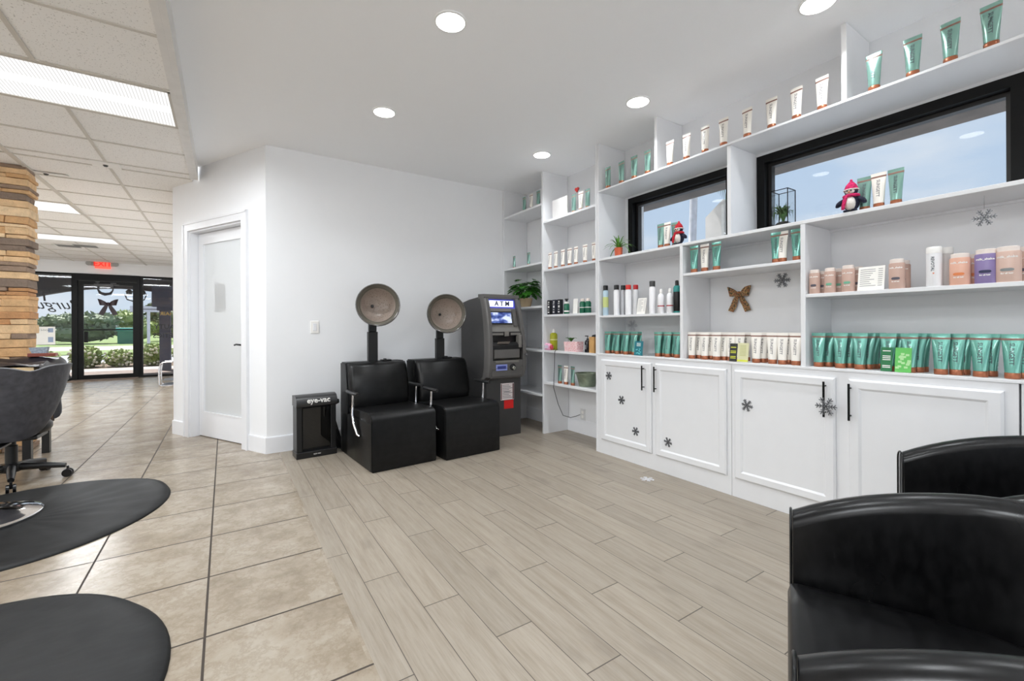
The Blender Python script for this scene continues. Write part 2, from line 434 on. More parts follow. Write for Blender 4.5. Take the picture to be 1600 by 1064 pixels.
for o in (.072,):
    dbox(g, a + st, a + st + .012, o, o1, .245, z1 - .1); dbox(g, b - st - .012, b - st, o, o1, .245, z1 - .1); dbox(g, a + st + .012, b - st - .012, o, o1, .245, .257); dbox(g, a + st + .012, b - st - .012, o, o1, z1 - .112, z1 - .1)
g.done('glazing_bead', TRIMW, door)
g = G(); q = dw(.46 - .0, .055, .95); g.lathe([(.024, 0), (.024, .008), (.01, .01), (.01, .04)], seg=16, M=Matrix.Rotation(math.pi / 2, 3, Vector((dv.x, dv.y, 0))), c=dw(.435, .075, .95))
g.tube([dw(.435, .035, .95), dw(.45, .03, .952), dw(.52, .03, .955), dw(.555, .036, .948)], .008)
g.done('door_handle', BLACKF, door, smooth=40)
pm = mat('grey notice paper', (186, 187, 188), .6)
g = G(); dbox(g, .80, .99, .0955, .0985, 1.27, 1.555)
tag(g.done('notice_paper', pm), 'grey paper notice stuck behind the frosted door glass', 'notice')

# light switch
t = thing('light_switch', 'white rocker light switch on the back wall left of the dryer chairs', 'light switch', (.70, YB, 1.115))
G().box(-.036, .036, -.007, 0, -.058, .058, .003).done('wall_plate', WPLAS, t)
G().box(-.016, .016, -.011, -.0072, -.033, .033, .002).done('rocker', TRIMW, t)

# ------------------------------------------------------------------ windows on the right wall
SOFM = mat('weathered soffit', (120, 108, 100), .8, var=.25, scale=6)
def window(n, y0, y1):
    g = G(); f = .052
    for (ya, yb, za, zb) in ((y0, y0 + f, WZ0, WZ1), (y1 - f, y1, WZ0, WZ1), (y0 + f, y1 - f, WZ1 - f, WZ1), (y0 + f, y1 - f, WZ0, WZ0 + f)):
        g.box(XW - .012, XW + .10, ya, yb, za, zb)
    o = g.done('window_%d' % n, BLACKF); o['kind'] = 'structure'
    g = G(); i = f; f2 = .022
    for (ya, yb, za, zb) in ((y0 + i, y0 + i + f2, WZ0 + i, WZ1 - i), (y1 - i - f2, y1 - i, WZ0 + i, WZ1 - i), (y0 + i + f2, y1 - i - f2, WZ1 - i - f2, WZ1 - i), (y0 + i + f2, y1 - i - f2, WZ0 + i, WZ0 + i + f2)):
        g.box(XW + .04, XW + .085, ya, yb, za, zb)
    g.done('sash', mat('dark bronze aluminium', (28, 26, 25), .4), o)
    G().box(XW + .06, XW + .066, y0 + i + f2, y1 - i - f2, WZ0 + i + f2, WZ1 - i - f2).done('glass_pane', GLASSW, o)
window(1, *W1); window(2, *W2)

# ------------------------------------------------------------------ storefront
HZ = 2.335
st_ = G(); fw = .045
struct('wall_front', G().box(XL, CB.x, YS, YS + .12, HZ, HD + .05), WHITE)
def glazing(n, x0, x1, z0=0.0, mull=()):
    g = G(); g.box(x0, x0 + fw, YS, YS + .1, z0, HZ).box(x1 - fw, x1, YS, YS + .1, z0, HZ).box(x0 + fw, x1 - fw, YS, YS + .1, HZ - fw, HZ).box(x0 + fw, x1 - fw, YS, YS + .1, z0, z0 + fw)
    for m_ in mull: g.box(m_ - .02, m_ + .02, YS, YS + .1, z0 + fw, HZ - fw)
    o = g.done('window_%d' % n, BLACKF); o['kind'] = 'structure'
    G().box(x0 + fw, x1 - fw, YS + .045, YS + .053, z0 + fw, HZ - fw).done('glass_pane', GLASS, o); return o
glazing(3, XL, -2.74, mull=(-4.1,)); glazing(4, -1.64, CB.x, mull=())
g = G(); g.box(-2.74, -2.69, YS - .02, YS + .12, 0, HZ).box(-1.69, -1.64, YS - .02, YS + .12, 0, HZ).box(-2.69, -1.69, YS - .02, YS + .12, 2.185, HZ)
struct('trim_5', g, BLACKF)
g = G(); x0, x1 = -2.685, -1.695
g.box(x0, x0 + .085, YS + .02, YS + .065, .01, 2.18).box(x1 - .075, x1, YS + .02, YS + .065, .01, 2.18).box(x0 + .085, x1 - .075, YS + .02, YS + .065, 2.10, 2.18).box(x0 + .085, x1 - .075, YS + .02, YS + .065, .01, .10)
d2 = g.done('door_2', BLACKF); d2['kind'] = 'structure'
G().box(x0 + .085, x1 - .075, YS + .04, YS + .046, .10, 2.10).done('glass_pane', GLASS, d2)
G().box(x0 + .085, x1 - .075, YS - .005, YS + .02, 1.085, 1.115).done('push_bar', BLACKF, d2)
G().box(x0 + .10, x0 + .16, YS + .0, YS + .036, .82, 1.06).done('lock_box', BLACKF, d2)
G().box(-2.42, -2.10, YS - .03, YS + .02, 2.06, 2.12).box(-2.14, -2.0, YS - .02, YS + .0, 2.10, 2.115).done('door_closer', GRYPL, d2)
struct('baseboard_front', G().box(XL, -2.74, YS - .01, YS, 0, .06), BLACKF)

def at_front(g, x, y, z, mirror=True):
    """lettering on the glass, painted for outside: text x runs -X, seen mirrored inside"""
    return xf(g, lambda c: (x - c.x, y - c.z, z + c.y))
ltr = mat('black vinyl lettering', (30, 30, 34), .5)
gold = mat('gold vinyl lettering', (170, 140, 60), .5)
t = thing('window_lettering', 'dark mirrored script lettering on the left storefront window', 'window lettering', (0, 0, 0))
at_front(text_g('Burgu', .30, .001, shear=.45), -2.96, YS + .035, 1.64).done('script_word', ltr, t)
at_front(text_g('T', .34, .001, shear=.1), -3.20, YS + .035, 1.82).done('script_capital', ltr, t)
g = G(); g.box(-2.785, -2.765, YS + .034, YS + .036, 1.58, 2.0); g.done('upright_bar', ltr, t)
t = thing('window_lettering', 'mirrored capital lettering on the storefront window right of the door', 'window lettering', (0, 0, 0))
at_front(text_g('BEAUTY', .15, .001, bold=.002), -1.12, YS + .035, 1.16).done('upper_word', ltr, t)
at_front(text_g('COSMETICS', .15, .001, bold=.002), -1.02, YS + .035, .95).done('lower_word', ltr, t)
at_front(text_g('HAIR', .12, .001), -1.15, YS + .035, 1.47).done('gold_word', gold, t)
t = thing('window_poster', 'white printed poster stuck inside the left storefront window', 'poster', (-3.22, YS + .02, .79))
G().box(-.2, .18, 0, .002, 0, .38).done('sheet', CARD, t)
xf(text_g('THE LOOK', .05, .0005), lambda c: (-.02 + c.x, -.001 - c.z, .31 + c.y + c.x * -.1)).done('print', INK, t)
G().box(.07, .15, -.001, 0, .26, .35).done('picture', mat('pale blue print', (150, 165, 190), .6), t)
G().box(.07, .15, -.001, 0, .05, .16).done('picture', mat('pale blue print', (150, 165, 190), .6), t)

# exit sign
t = thing('exit_sign', 'red lit EXIT sign with two grey lamp heads above the glass door', 'exit sign', (-2.27, YS - .002, 2.46))
G().box(-.13, .13, -.05, 0, -.0, .19, .004).done('housing', mat('exit red', (235, 110, 90), .5, emit=(255, 96, 80), estr=.55), t)
xf(text_g('EXIT', .15, .002, bold=.003), lambda c: (c.x, -.052 - c.z, .095 + c.y)).done('lettering', mat('exit letters', (200, 40, 30), .5, emit=(214, 40, 32), estr=.6), t)
for sx in (-1, 1):
    G().box(min(sx * .13, sx * .2), max(sx * .13, sx * .2), -.04, 0, .06, .14).lathe([(.03, 0), (.05, .05), (.05, .06)], (sx * .225, -.02, .1), 14, M=Matrix.Rotation(math.pi / 2, 3, 'X')).done('lamp_head', mat('pale grey plastic', (170, 170, 168), .5), t, smooth=40)

# bow and wreath hardware on the door
def bow(name, label, loc, s, m, rz=0, cat='bow'):
    t = thing(name, label, cat, loc, rz); t.scale = (s, s, s)
    for sx in (-1, 1):
        g = G(); pts = [(sx * x_, y_, z_) for x_, y_, z_ in ((.03, -.06, .0), (.10, -.13, .02), (.19, -.16, .05), (.28, -.13, .07), (.31, -.08, .075), (.27, -.035, .07), (.17, -.02, .04), (.05, -.03, 0))]
        g.strip(pts, [.10, .20, .27, .29, .29, .28, .22, .10], (.25 * sx, 0, 1), .012); g.done('loop', m, t, smooth=60)
        g = G(); q = [(sx * .03, -.06, -.02), (sx * .10, -.09, -.18), (sx * .17, -.05, -.33), (sx * .25, -.07, -.50)]
        g.strip(q, [.09, .15, .18, .17], (1, 0, .3 * sx), .012); g.done('tail', m, t, smooth=60)
    G().ball((0, -.07, 0), .07, .06, .07).done('knot', m, t, smooth=60)
    return t
PURP = mat('dark plum ribbon', (44, 28, 34), .5)
bow('ribbon_bow', 'dark ribbon bow hanging on the glass entrance door', (-2.19, YS + .035, 1.68), .50, PURP)
t = thing('hanging_decoration', 'dark U-shaped garland hung above the bow on the entrance door', 'decoration', (-2.24, YS + .0, 2.0))
G().tube([(-.12, 0, .16), (-.12, 0, .0), (-.08, -.01, -.08), (0, -.01, -.11), (.09, -.01, -.09), (.13, 0, -.02), (.14, 0, .14)], [.012, .014, .03, .034, .028, .014, .012]).done('garland', mat('dark garland', (60, 58, 62), .6, var=.4, scale=60), t)
G().box(-.16, -.09, -.01, .0, .15, .17).box(.09, .19, -.01, .0, .13, .15).done('hook', GRYPL, t)

# floor mat
tag(G().box(-2.78, -1.66, YS - .42, YS - .03, 0, .012, .004).done('door_mat', mat('brown coir mat', (116, 98, 84), .95, var=.4, scale=60, bump=.6)), 'brown entrance mat on the tiles in front of the glass door', 'door mat')

# ------------------------------------------------------------------ outside the storefront
CONC = mat('concrete path', (150, 147, 144), .85, var=.1, scale=3, bump=.2)
ASPH = mat('grey road', (136, 136, 141), .9, var=.06, scale=2)
GRS = mat('lawn grass', (104, 122, 70), .95, var=.3, scale=6, bump=.6, bscale=40)
BRK = mat('reddish paver', (118, 104, 98), .9, var=.2, scale=5)
struct('floor_walkway', G().box(-16, 8, YS, 15.9, -.06, -.01), BRK)
struct('floor_path', G().box(-16, 8, 15.9, 17.0, -.06, -.012), CONC)
struct('floor_planting', G().box(-30, 20, 17.0, 19.5, -.06, -.03), mat('mulch', (98, 80, 62), .95, var=.4, scale=20))
struct('floor_kerb', G().box(-40, 30, 19.5, 20.3, -.06, .0), CONC)
struct('floor_road', G().box(-60, 50, 20.3, 27, -.08, -.03), ASPH)
tag(G().box(-80, 60, 27, 32, -.1, .0).done('grass_verge', GRS), 'green strip of lawn beyond the near road', 'grass', kind='stuff')
struct('floor_far_road', G().box(-80, 60, 32, 40, -.1, -.01), mat('pale far road', (160, 151, 142), .9))
tag(G().box(-120, 90, 40, 120, -.1, .0).done('grass_field', GRS), 'wide lawn stretching to the distant trees', 'grass', kind='stuff')

# arcade beam with flat arches and dark posts
PORCH = mat('charcoal stucco', (74, 72, 76), .85, bump=.3, bscale=30)
g = G(); n = 14
def arch(xa, xb, zs, rise):
    poly = [(xa, 2.9), (xa, zs)]
    for k in range(n + 1):
        u = k / n; poly.append((xa + (xb - xa) * u, zs + rise * math.sin(math.pi * u) ** .8))
    poly += [(xb, zs), (xb, 2.9)]
    return poly
ycut = 15.5
for xa, xb in ((-9.8, -4.9), (-4.8, .1), (.2, 5.1)):
    pts = [(xa + (xb - xa) * k / n, 1.58 + .62 * (math.sin(math.pi * k / n) ** .9 if 0 < k < n else 0)) for k in range(n + 1)]
    for (u0, v0), (u1, v1) in zip(pts, pts[1:]):
        g.prism([(u0, v0), (u1, v1), (u1, 2.95), (u0, 2.95)], 1, ycut, ycut + .25)
struct('wall_arcade', g, PORCH)
struct('ceiling_arcade', G().box(-9, 4, YS + .12, ycut + .3, 2.95, 3.05), mat('arcade soffit', (150, 146, 140), .8))
for nm, x in (('dark blue grey stucco post with stepped capital outside the right storefront window', -1.375), ('dark stucco post hidden left of the stone column outside', -4.85)):
    t = thing('arcade_post', nm, 'post', (x, ycut - .12, 0))
    G().box(-.12, .12, -.12, .12, -.01, 1.62).done('shaft', mat('blue grey stucco', (88, 90, 104), .8, bump=.3, bscale=30), t)
    G().box(-.17, .17, -.17, .12, 1.62, 1.72).box(-.27, .27, -.22, .12, 1.72, 2.28).done('capital', mat('blue grey stucco', (70, 72, 88)), t)
# twin arcade lantern
t = thing('porch_lantern', 'curved dark iron lantern hanging outside beside the entrance door', 'lantern', (-1.95, 15.0, 2.02))
G().tube([(-.22, 0, 0), (-.17, 0, -.14), (0, 0, -.2), (.17, 0, -.14), (.22, 0, 0), (.14, 0, .09)], .016).tube([(0, 0, -.02), (0, 0, .93)], .01).done('hoop', GRYPL, t, smooth=60)
G().lathe([(.05, -.03), (.075, .05), (.03, .1)], (.13, 0, .02), 8).done('lamp_shade', GRYPL, t)
G().lathe([(.05, -.03), (.075, .05), (.03, .1)], (-.13, 0, .02), 8).done('lamp_shade', GRYPL, t)
# signpost
SIGNW = mat('white road sign', (205, 206, 212), .5)
t = thing('street_sign', 'white T-shaped street sign post beyond the right storefront window', 'street sign', (-2.82, 25, -.03))
G().box(-.05, .05, -.05, .05, 0, 1.98).done('post', SIGNW, t)
G().box(-.62, .46, -.03, .03, 1.9, 2.16).done('sign_board', SIGNW, t)
G().box(-.5, .35, -.036, -.03, 2.0, 2.05).done('sign_print', INKL, t)
# teal container
t = thing('container', 'teal green roadside container seen through the glass door', 'container', (-6.35, 45, 0))
G().box(-.6, .75, 0, 1, .0, 1.0, .03).done('box', mat('teal green paint', (44, 112, 94), .5), t)
G().box(-.68, .83, -.1, 1.05, 1.0, 1.25, .03).done('lid', mat('bright teal paint', (84, 176, 172), .5), t)

def leafcloud(g, c, r, n, size, rn, flat=1.0):
    for _ in range(n):
        while True:
            p = Vector((rn.uniform(-1, 1), rn.uniform(-1, 1), rn.uniform(-1, 1)))
            if .35 < p.length <= 1: break
        p = p.normalized() * (p.length ** .4)
        q = Vector(c) + Vector((p.x * r[0], p.y * r[1], p.z * r[2] * flat))
        a = Vector((rn.uniform(-1, 1), rn.uniform(-1, 1), rn.uniform(-.6, 1))).normalized()
        b_ = a.cross(Vector((rn.uniform(-1, 1), rn.uniform(-1, 1), rn.uniform(-1, 1)))).normalized()
        s = size * rn.uniform(.6, 1.3)
        vs = [g.b.verts.new(q + a * s), g.b.verts.new(q + b_ * s * .5), g.b.verts.new(q - a * s), g.b.verts.new(q - b_ * s * .5)]
        g.b.faces.new(vs)
def foliage_mat(name, a, b_, sc=1.2):
    g = NG(name); n = g.noise(g.pos(), sc, 5, .7); g.col(g.ramp(n, [(.3, s2l(a)), (.7, s2l(b_))])); g.p.inputs['Roughness'].default_value = .7
    g.p.inputs['Subsurface Weight'].default_value = 0; return g.m
FO1 = foliage_mat('olive foliage', (92, 100, 74), (126, 132, 98)); FO2 = foliage_mat('fresh foliage', (112, 134, 70), (164, 174, 106), 3)
FO3 = foliage_mat('sage foliage', (100, 114, 90), (134, 146, 118)); BARK = mat('grey bark', (120, 110, 100), .9)
def tree(label, x, y, h, r, m, seed):
    rn = random.Random(seed); t = thing('broadleaf_tree', label, 'tree', (x, y, 0), group='distant trees')
    g = G()
    for k in range(6):
        c = (rn.uniform(-.5, .5) * r, rn.uniform(-.3, .3) * r, h * rn.uniform(.42, .78)); leafcloud(g, c, (r * .62, r * .6, h * .25), 260, r * .09, rn)
        g.ball(c, r * .5, r * .5, h * .18, 10, 7)
    leafcloud(g, (0, 0, h * .36), (r * .95, r * .7, h * .28), 500, r * .07, rn); g.ball((0, 0, h * .34), r * .85, r * .6, h * .28, 12, 8)
    g.done('crown', m, t, fixn=False)
    G().tube([(0, 0, 0), (.1, 0, h * .3), (0, 0, h * .6)], [r * .09, r * .07, r * .04]).done('trunk', BARK, t)
tree('broad sage green tree seen over the push bar of the glass door', -9.6, 47, 2.38, 2.6, FO3, 1)
tree('pale green tree behind the teal container', -6.5, 49.5, 2.81, 1.5, FO2, 2)
tree('dark olive tree low behind the script lettering on the left window', -16.4, 47.5, 2.16, 2.2, FO1, 3)
tree('sage tree at the left edge of the storefront beside the stone column', -18.6, 43.8, 3.17, 1.9, FO3, 4)
tree('rounded olive tree behind the street sign', -4.0, 54, 3.82, 2.6, FO1, 5)
tree('low tree right of the dark post outside', -.6, 47, 2.30, 1.9, FO3, 6)
tree('low olive tree between the door frame and the script window', -13.9, 52.5, 2.30, 2.0, FO1, 8)
def shrub(label, x, y, w_, h, m, seed, fl=False):
    rn = random.Random(seed); t = thing('shrub', label, 'shrub', (x, y, -.03), group='shrubs along the walkway')
    g = G(); leafcloud(g, (0, 0, h * .5), (w_, .45, h * .52), 700, .07, rn); g.ball((0, 0, h * .45), w_ * .8, .35, h * .4, 10, 7); g.done('foliage', m, t, fixn=False)
    if fl:
        g = G()
        for _ in range(30):
            p = Vector((rn.uniform(-w_, w_) * .9, -.4 + rn.uniform(-.08, .05), rn.uniform(.05, h * .9))); g.ball(p, .035, .03, .035, 6, 4)
        g.done('blossom', mat('cream blossom', (205, 200, 176), .7), t)
shrub('green shrub low behind the script lettered window', -4.55, 17.8, .62, .55, FO2, 11)
shrub('green shrub nearest the left jamb of the glass door', -3.5, 18.1, .36, .62, FO2, 12, True)
shrub('flowering shrub in the middle of the glass door view', -2.72, 18.0, .36, .5, FO2, 13, True)
shrub('flowering shrub at the right side of the glass door', -1.9, 17.9, .38, .68, FO2, 14, True)
shrub('dense green shrub left of the outdoor dark post', -1.0, 18.0, .45, .78, FO2, 15)
shrub('green shrub right of the outdoor dark post', 0, 18.1, .45, .6, FO2, 16)

# outside the right windows: eave, palm and neighbour building
struct('ceiling_eave', G().box(XW + .2, XW + .37, YR, YB, 2.235, 2.36), SOFM)
t = thing('palm_tree', 'tall palm trunk with drooping fronds seen through the smaller high window', 'palm', (11, 7.56, -1))
G().tube([(0, .2, 0), (.02, .1, 3), (0, 0, 5.2), (-.02, -.06, 6.5)], [.13, .11, .10, .10], 10).done('trunk', mat('pale palm bark', (190, 188, 192), .9, var=.12, scale=8), t, smooth=60)
rn = random.Random(5)
for k in range(9):
    a = k * 2 * math.pi / 9 + rn.uniform(-.2, .2); g = G(); el = rn.uniform(.0, 1.0)
    pts = []
    for j in range(8):
        s = j / 7; pts.append(Vector((math.cos(a) * s * .9, math.sin(a) * s * .9, 6.6 + el * s * 1.0 - 1.0 * s * s)))
    for p0, p1 in zip(pts, pts[1:]):
        for kk in range(3):
            c = p0.lerp(p1, kk / 3); sd_ = Vector((-math.sin(a), math.cos(a), 0))
            for sg in (-1, 1):
                g.strip([c, c + sd_ * sg * .18 + Vector((0, 0, -.12)), c + sd_ * sg * .26 + Vector((0, 0, -.34))], [.03, .022, .004], (math.cos(a), math.sin(a), 0), .004)
    g.tube(pts, [.018 - .002 * j for j in range(8)], 5); g.done('frond', mat('dry palm green', (120, 134, 110), .7), t)
t = thing('neighbour_building', 'grey stucco building gable seen through the smaller high window', 'building', (12.5, 0, -1))
g = G(); pr_ = [(6.45, 0), (7.84, 0), (7.84, 5.35), (7.28, 5.77), (6.45, 5.3)]
g.loft([[Vector((-.5 + 3 * k, y_ + 1.9 * k, z_)) for y_, z_ in pr_] for k in (0, 1)])
g.done('wall', mat('grey stucco', (186, 180, 175), .9, var=.12, scale=1.5, bump=.6, bscale=12), t)
G().box(-.56, -.501, 7.22, 7.30, 0, 5.6).done('corner_trim', mat('pale stucco trim', (200, 196, 190), .9), t)
# ------------------------------------------------------------------ shelving
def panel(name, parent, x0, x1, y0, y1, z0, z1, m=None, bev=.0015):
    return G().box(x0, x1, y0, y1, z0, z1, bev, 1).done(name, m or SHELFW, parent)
XB = XW - .003
tall = thing('tall_bookcase', 'white floor to ceiling bookcase with two bays in the back right corner', 'bookcase', (0, 0, 0))
PA0, PA1, PB = (4.412, 4.436), (3.645, 3.672), (2.857, 2.880)
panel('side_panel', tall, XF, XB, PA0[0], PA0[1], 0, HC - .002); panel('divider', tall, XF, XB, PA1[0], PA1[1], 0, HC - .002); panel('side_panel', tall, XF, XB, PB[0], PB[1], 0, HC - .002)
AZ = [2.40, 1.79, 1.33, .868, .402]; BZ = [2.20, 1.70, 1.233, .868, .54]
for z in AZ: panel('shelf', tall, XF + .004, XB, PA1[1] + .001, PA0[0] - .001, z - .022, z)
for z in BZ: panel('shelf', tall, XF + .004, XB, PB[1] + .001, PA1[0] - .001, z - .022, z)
disp = thing('display_shelving', 'long white built-in display shelving above the cabinets along the right wall', 'shelving', (0, 0, 0))
YE = -2.3; ZC = .872; ZL = 1.705; ZT = 2.304
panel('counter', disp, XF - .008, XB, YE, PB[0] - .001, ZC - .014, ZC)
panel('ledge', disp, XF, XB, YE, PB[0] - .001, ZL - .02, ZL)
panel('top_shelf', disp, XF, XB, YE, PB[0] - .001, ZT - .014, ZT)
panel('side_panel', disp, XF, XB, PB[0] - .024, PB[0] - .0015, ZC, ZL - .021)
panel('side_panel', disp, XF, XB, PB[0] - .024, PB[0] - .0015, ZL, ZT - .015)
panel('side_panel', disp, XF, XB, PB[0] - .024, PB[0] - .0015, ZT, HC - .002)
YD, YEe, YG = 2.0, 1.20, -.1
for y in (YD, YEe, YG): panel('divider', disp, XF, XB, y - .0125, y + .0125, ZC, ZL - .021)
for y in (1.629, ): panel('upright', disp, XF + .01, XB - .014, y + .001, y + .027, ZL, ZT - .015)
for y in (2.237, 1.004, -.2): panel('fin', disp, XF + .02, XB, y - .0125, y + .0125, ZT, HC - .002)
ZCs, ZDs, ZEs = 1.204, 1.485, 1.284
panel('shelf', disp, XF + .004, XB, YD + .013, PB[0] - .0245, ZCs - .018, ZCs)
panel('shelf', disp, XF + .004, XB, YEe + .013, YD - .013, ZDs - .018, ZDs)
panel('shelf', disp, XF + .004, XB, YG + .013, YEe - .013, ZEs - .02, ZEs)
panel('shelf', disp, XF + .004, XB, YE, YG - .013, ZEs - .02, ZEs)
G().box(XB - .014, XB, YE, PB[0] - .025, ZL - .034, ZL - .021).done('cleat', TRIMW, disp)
# base cabinets
def cabinet(label, y0, y1, doors, side=False):
    t = thing('base_cabinet', label, 'cabinet', (XF, (y0 + y1) / 2, 0)); yc = (y0 + y1) / 2
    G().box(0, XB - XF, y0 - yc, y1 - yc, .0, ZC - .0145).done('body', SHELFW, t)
    for (a, b, hy) in doors:
        a -= yc; b -= yc; hy -= yc
        g = G(); z0, z1, fr, th = .125, .822, .055, .02
        def fbox(g, a, b, z0, z1): g.box(-th, -.0005, a, b, z0, z1, .003, 2)
        g.box(-.012, -.0005, a + fr, b - fr, z0 + fr, z1 - fr)
        d = g.done('door', SHELFW, t)
        # mitred raised frame with bevelled lips
        g = G(); prof = [(-.0005, 0), (-.013, 0), (-th, .009), (-th, fr - .011), (-.0125, fr), (-.0005, fr)]
        rings = []
        for (cy_, cz_, sy, sz) in ((a, z0, 1, 1), (b, z0, -1, 1), (b, z1, -1, -1), (a, z1, 1, -1)):
            rings.append([Vector((x, cy_ + sy * o, cz_ + sz * o)) for x, o in prof])
        rings.append([v.copy() for v in rings[0]]); g.loft(rings, False, False)
        g.done('frame', SHELFW, d)
        g = G(); g.tube([(-.046, hy, .608), (-.046, hy, .8)], .0055, 10)
        for zz in (.632, .776): g.tube([(-.046, hy, zz), (-th + .002, hy, zz)], .004, 8)
        g.done('handle', BLACKF, d, smooth=40)
    return t
cabinet('white two-door base cabinet nearest the tall bookcase, snowflakes on both doors', 1.627, PB[0] - .001, [(2.262, 2.80, 2.326), (1.655, 2.222, 2.210)])
cabinet('white two-door base cabinet beside the armchairs, one snowflake hanging on its handle', .385, 1.624, [(1.038, 1.60, 1.081), (.425, .978, .966)])
cabinet('white base cabinet mostly hidden behind the rear armchair', -1.0, .378, [(-.25, .35, .30)])

# ------------------------------------------------------------------ downlights, troffers
LENS = mat('lit lens', (255, 255, 255), .5, emit=(255, 252, 246), estr=6)
def area(name, loc, sx, sy, power, parent=None, disk=False, rot=(0, 0, 0), color=(.92, .962, 1)):
    l = bpy.data.lights.new(name, 'AREA'); l.energy = power; l.color = color
    if disk: l.shape = 'DISK'; l.size = sx
    else: l.shape = 'RECTANGLE'; l.size = sx; l.size_y = sy
    o = bpy.data.objects.new(name, l); COL.objects.link(o); o.location = loc; o.rotation_euler = rot
    if parent: o.parent = parent
    return o
spots = [(1.008, 2.13, 'round recessed ceiling light nearest the camera on the left', 1), (1.008, 3.29, 'round recessed ceiling light above the dryer chairs', 1), (2.50, 3.31, 'round recessed ceiling light above the cash machine corner', 1),
         (2.50, 2.16, 'round recessed ceiling light above the two-door cabinets', 1), (2.50, 1.01, 'round recessed ceiling light cut by the top edge on the right', 1), (1.008, 1.0, 'round recessed ceiling light above the armchairs out of view', 0), (1.008, -.2, 'round recessed ceiling light behind the camera on the left', 0), (2.5, -.2, 'round recessed ceiling light behind the camera on the right', 0)]
RIM = mat('white light rim', (240, 240, 240), .4)
for i, (x, y, lab, v) in enumerate(spots):
    t = thing('recessed_light', lab, 'ceiling light', (x, y, HC), group='round recessed lights in the white ceiling')
    G().lathe([(.086, 0), (.086, -.006), (.076, -.008), (.074, -.003)], seg=32).done('rim', RIM, t, smooth=30)
    G().lathe([(.073, -.0035), (.073, -.0060)], seg=32).done('lens', LENS, t)
    area('lamp', (0, 0, -.0085), .14, .14, SPOT_W, t, True).data.spread = 2.15
tl = NG('prismatic lens'); tc = tl.obj(); sp = tl.n('SeparateXYZ'); tl.lk(tc, sp.inputs[0])
_r = tl.math('FRACT', tl.math('MULTIPLY', tl.math('ADD', sp.outputs[0], tl.math('MULTIPLY', sp.outputs[1], .0)), 55))
_r2 = tl.math('FRACT', tl.math('MULTIPLY', sp.outputs[1], 40))
_k = tl.math('MULTIPLY_ADD', tl.math('GREATER_THAN', _r, .72), -.45, 1.0)
tl.t.nodes.remove(tl.p)
_em = tl.n('Emission'); _em.inputs[0].default_value = (1, .99, .97, 1); tl.lk(tl.math('MULTIPLY', _k, .80), _em.inputs[1])
_tr = tl.n('BsdfTransparent'); _ms = tl.n('MixShader'); _ms.inputs[0].default_value = .35
tl.lk(_em.outputs[0], _ms.inputs[1]); tl.lk(_tr.outputs[0], _ms.inputs[2]); tl.lk(_ms.outputs[0], tl.out.inputs[0])
TUBEM = mat('lit fluorescent tube', (255, 255, 255), .5, emit=(255, 253, 248), estr=3.0)
HOUS = mat('white light housing', (235, 235, 235), .6)
def troffer(x1, y0, lab, power=TROFFER_W, w_=1.22):
    x0 = x1 - w_; t = thing('ceiling_light_panel', lab, 'ceiling light', ((x0 + x1) / 2, y0 + .3, HD), group='long panel lights in the tile ceiling'); hx, hy = w_ / 2, .29
    G().box(-hx, hx, -hy, hy, -.0035, -.003).done('lens', tl.m, t)
    g = G(); g.box(-hx, -hx + .015, -hy, hy, -.008, -.0005).box(hx - .015, hx, -hy, hy, -.008, -.0005).box(-hx, hx, -hy, -hy + .012, -.008, -.0005).box(-hx, hx, hy - .012, hy, -.008, -.0005); g.done('frame', GRID, t)
    g = G(); g.tube([(-hx + .02, .0, -.0016), (hx - .02, .0, -.0016)], .001, 6)
    G().box(-hx + .02, hx - .02, -.05, .05, -.0022, -.0012).done('lamp_tube', TUBEM, t)
    area('lamp', (0, 0, -.012), w_ - .06, .5, power, t)
troffer(-.285, 3.495, 'large lit ceiling panel nearest the camera in the tile ceiling', TROFFER_W * .8)
troffer(-1.54, 7.245, 'lit ceiling panel just right of the stone column top', TROFFER_W * 1.3)
troffer(-1.54, 9.69, 'lit ceiling panel farthest toward the exit sign', TROFFER_W * 1.5)
troffer(-2.76, 1.67, 'added fill light panel out of view on the far left', TROFFER_W)  # this and the panels below are unseen, added to brighten the salon
troffer(-.285, -.16, 'added fill light panel behind the camera', TROFFER_W)
troffer(-2.76, -1.38, 'added fill light panel behind the camera on the far left', TROFFER_W)
troffer(-3.36, 5.44, 'added fill light panel out of view left of the stone column', TROFFER_W)
troffer(-3.36, 1.0, 'added fill light panel far left beyond the station', TROFFER_W)
troffer(-3.36, 9.0, 'added fill light panel out of view left behind the stone column', TROFFER_W)
area('washroom_lamp', (.9, 5.7, HD - .05), .5, .5, 4)
# little ceiling fittings
def fitting(lab, x, y, sx, sy, hole=True):
    t = thing('ceiling_fitting', lab, 'ceiling fitting', (x, y, HD - .006), group='small fittings in the tile ceiling')
    G().box(-sx, sx, -sy, sy, -.008, 0, .002).done('plate', WPLAS, t)
    if hole: G().lathe([(.012, -.02), (.02, -.008)], seg=12).done('sprinkler', GRYPL, t)
p = pt(165, 256, 2, HD); fitting('small white sprinkler plate on the first cross bar of the tile ceiling', p.x, p.y, .1, .075)
p = pt(72, 269.5, 2, HD); fitting('small sprinkler strip beside the top of the stone column', p.x, p.y, .16, .03)
for px, lab in ((107, 'left ceiling vent before the exit sign'), (134, 'right ceiling vent before the exit sign')):
    p = pt(px, 383, 2, HD); t = thing('ceiling_vent', lab, 'vent', (p.x, p.y, HD - .006), group='vents in the tile ceiling')
    G().box(-.18, .18, -.15, .15, -.01, 0, .002).done('frame', WPLAS, t)
    g = G()
    for k in range(5): g.box(-.15, .15, -.12 + k * .055, -.095 + k * .055, -.014, -.0105)
    g.done('louvre', mat('mid grey steel', (130, 130, 128), .5), t)

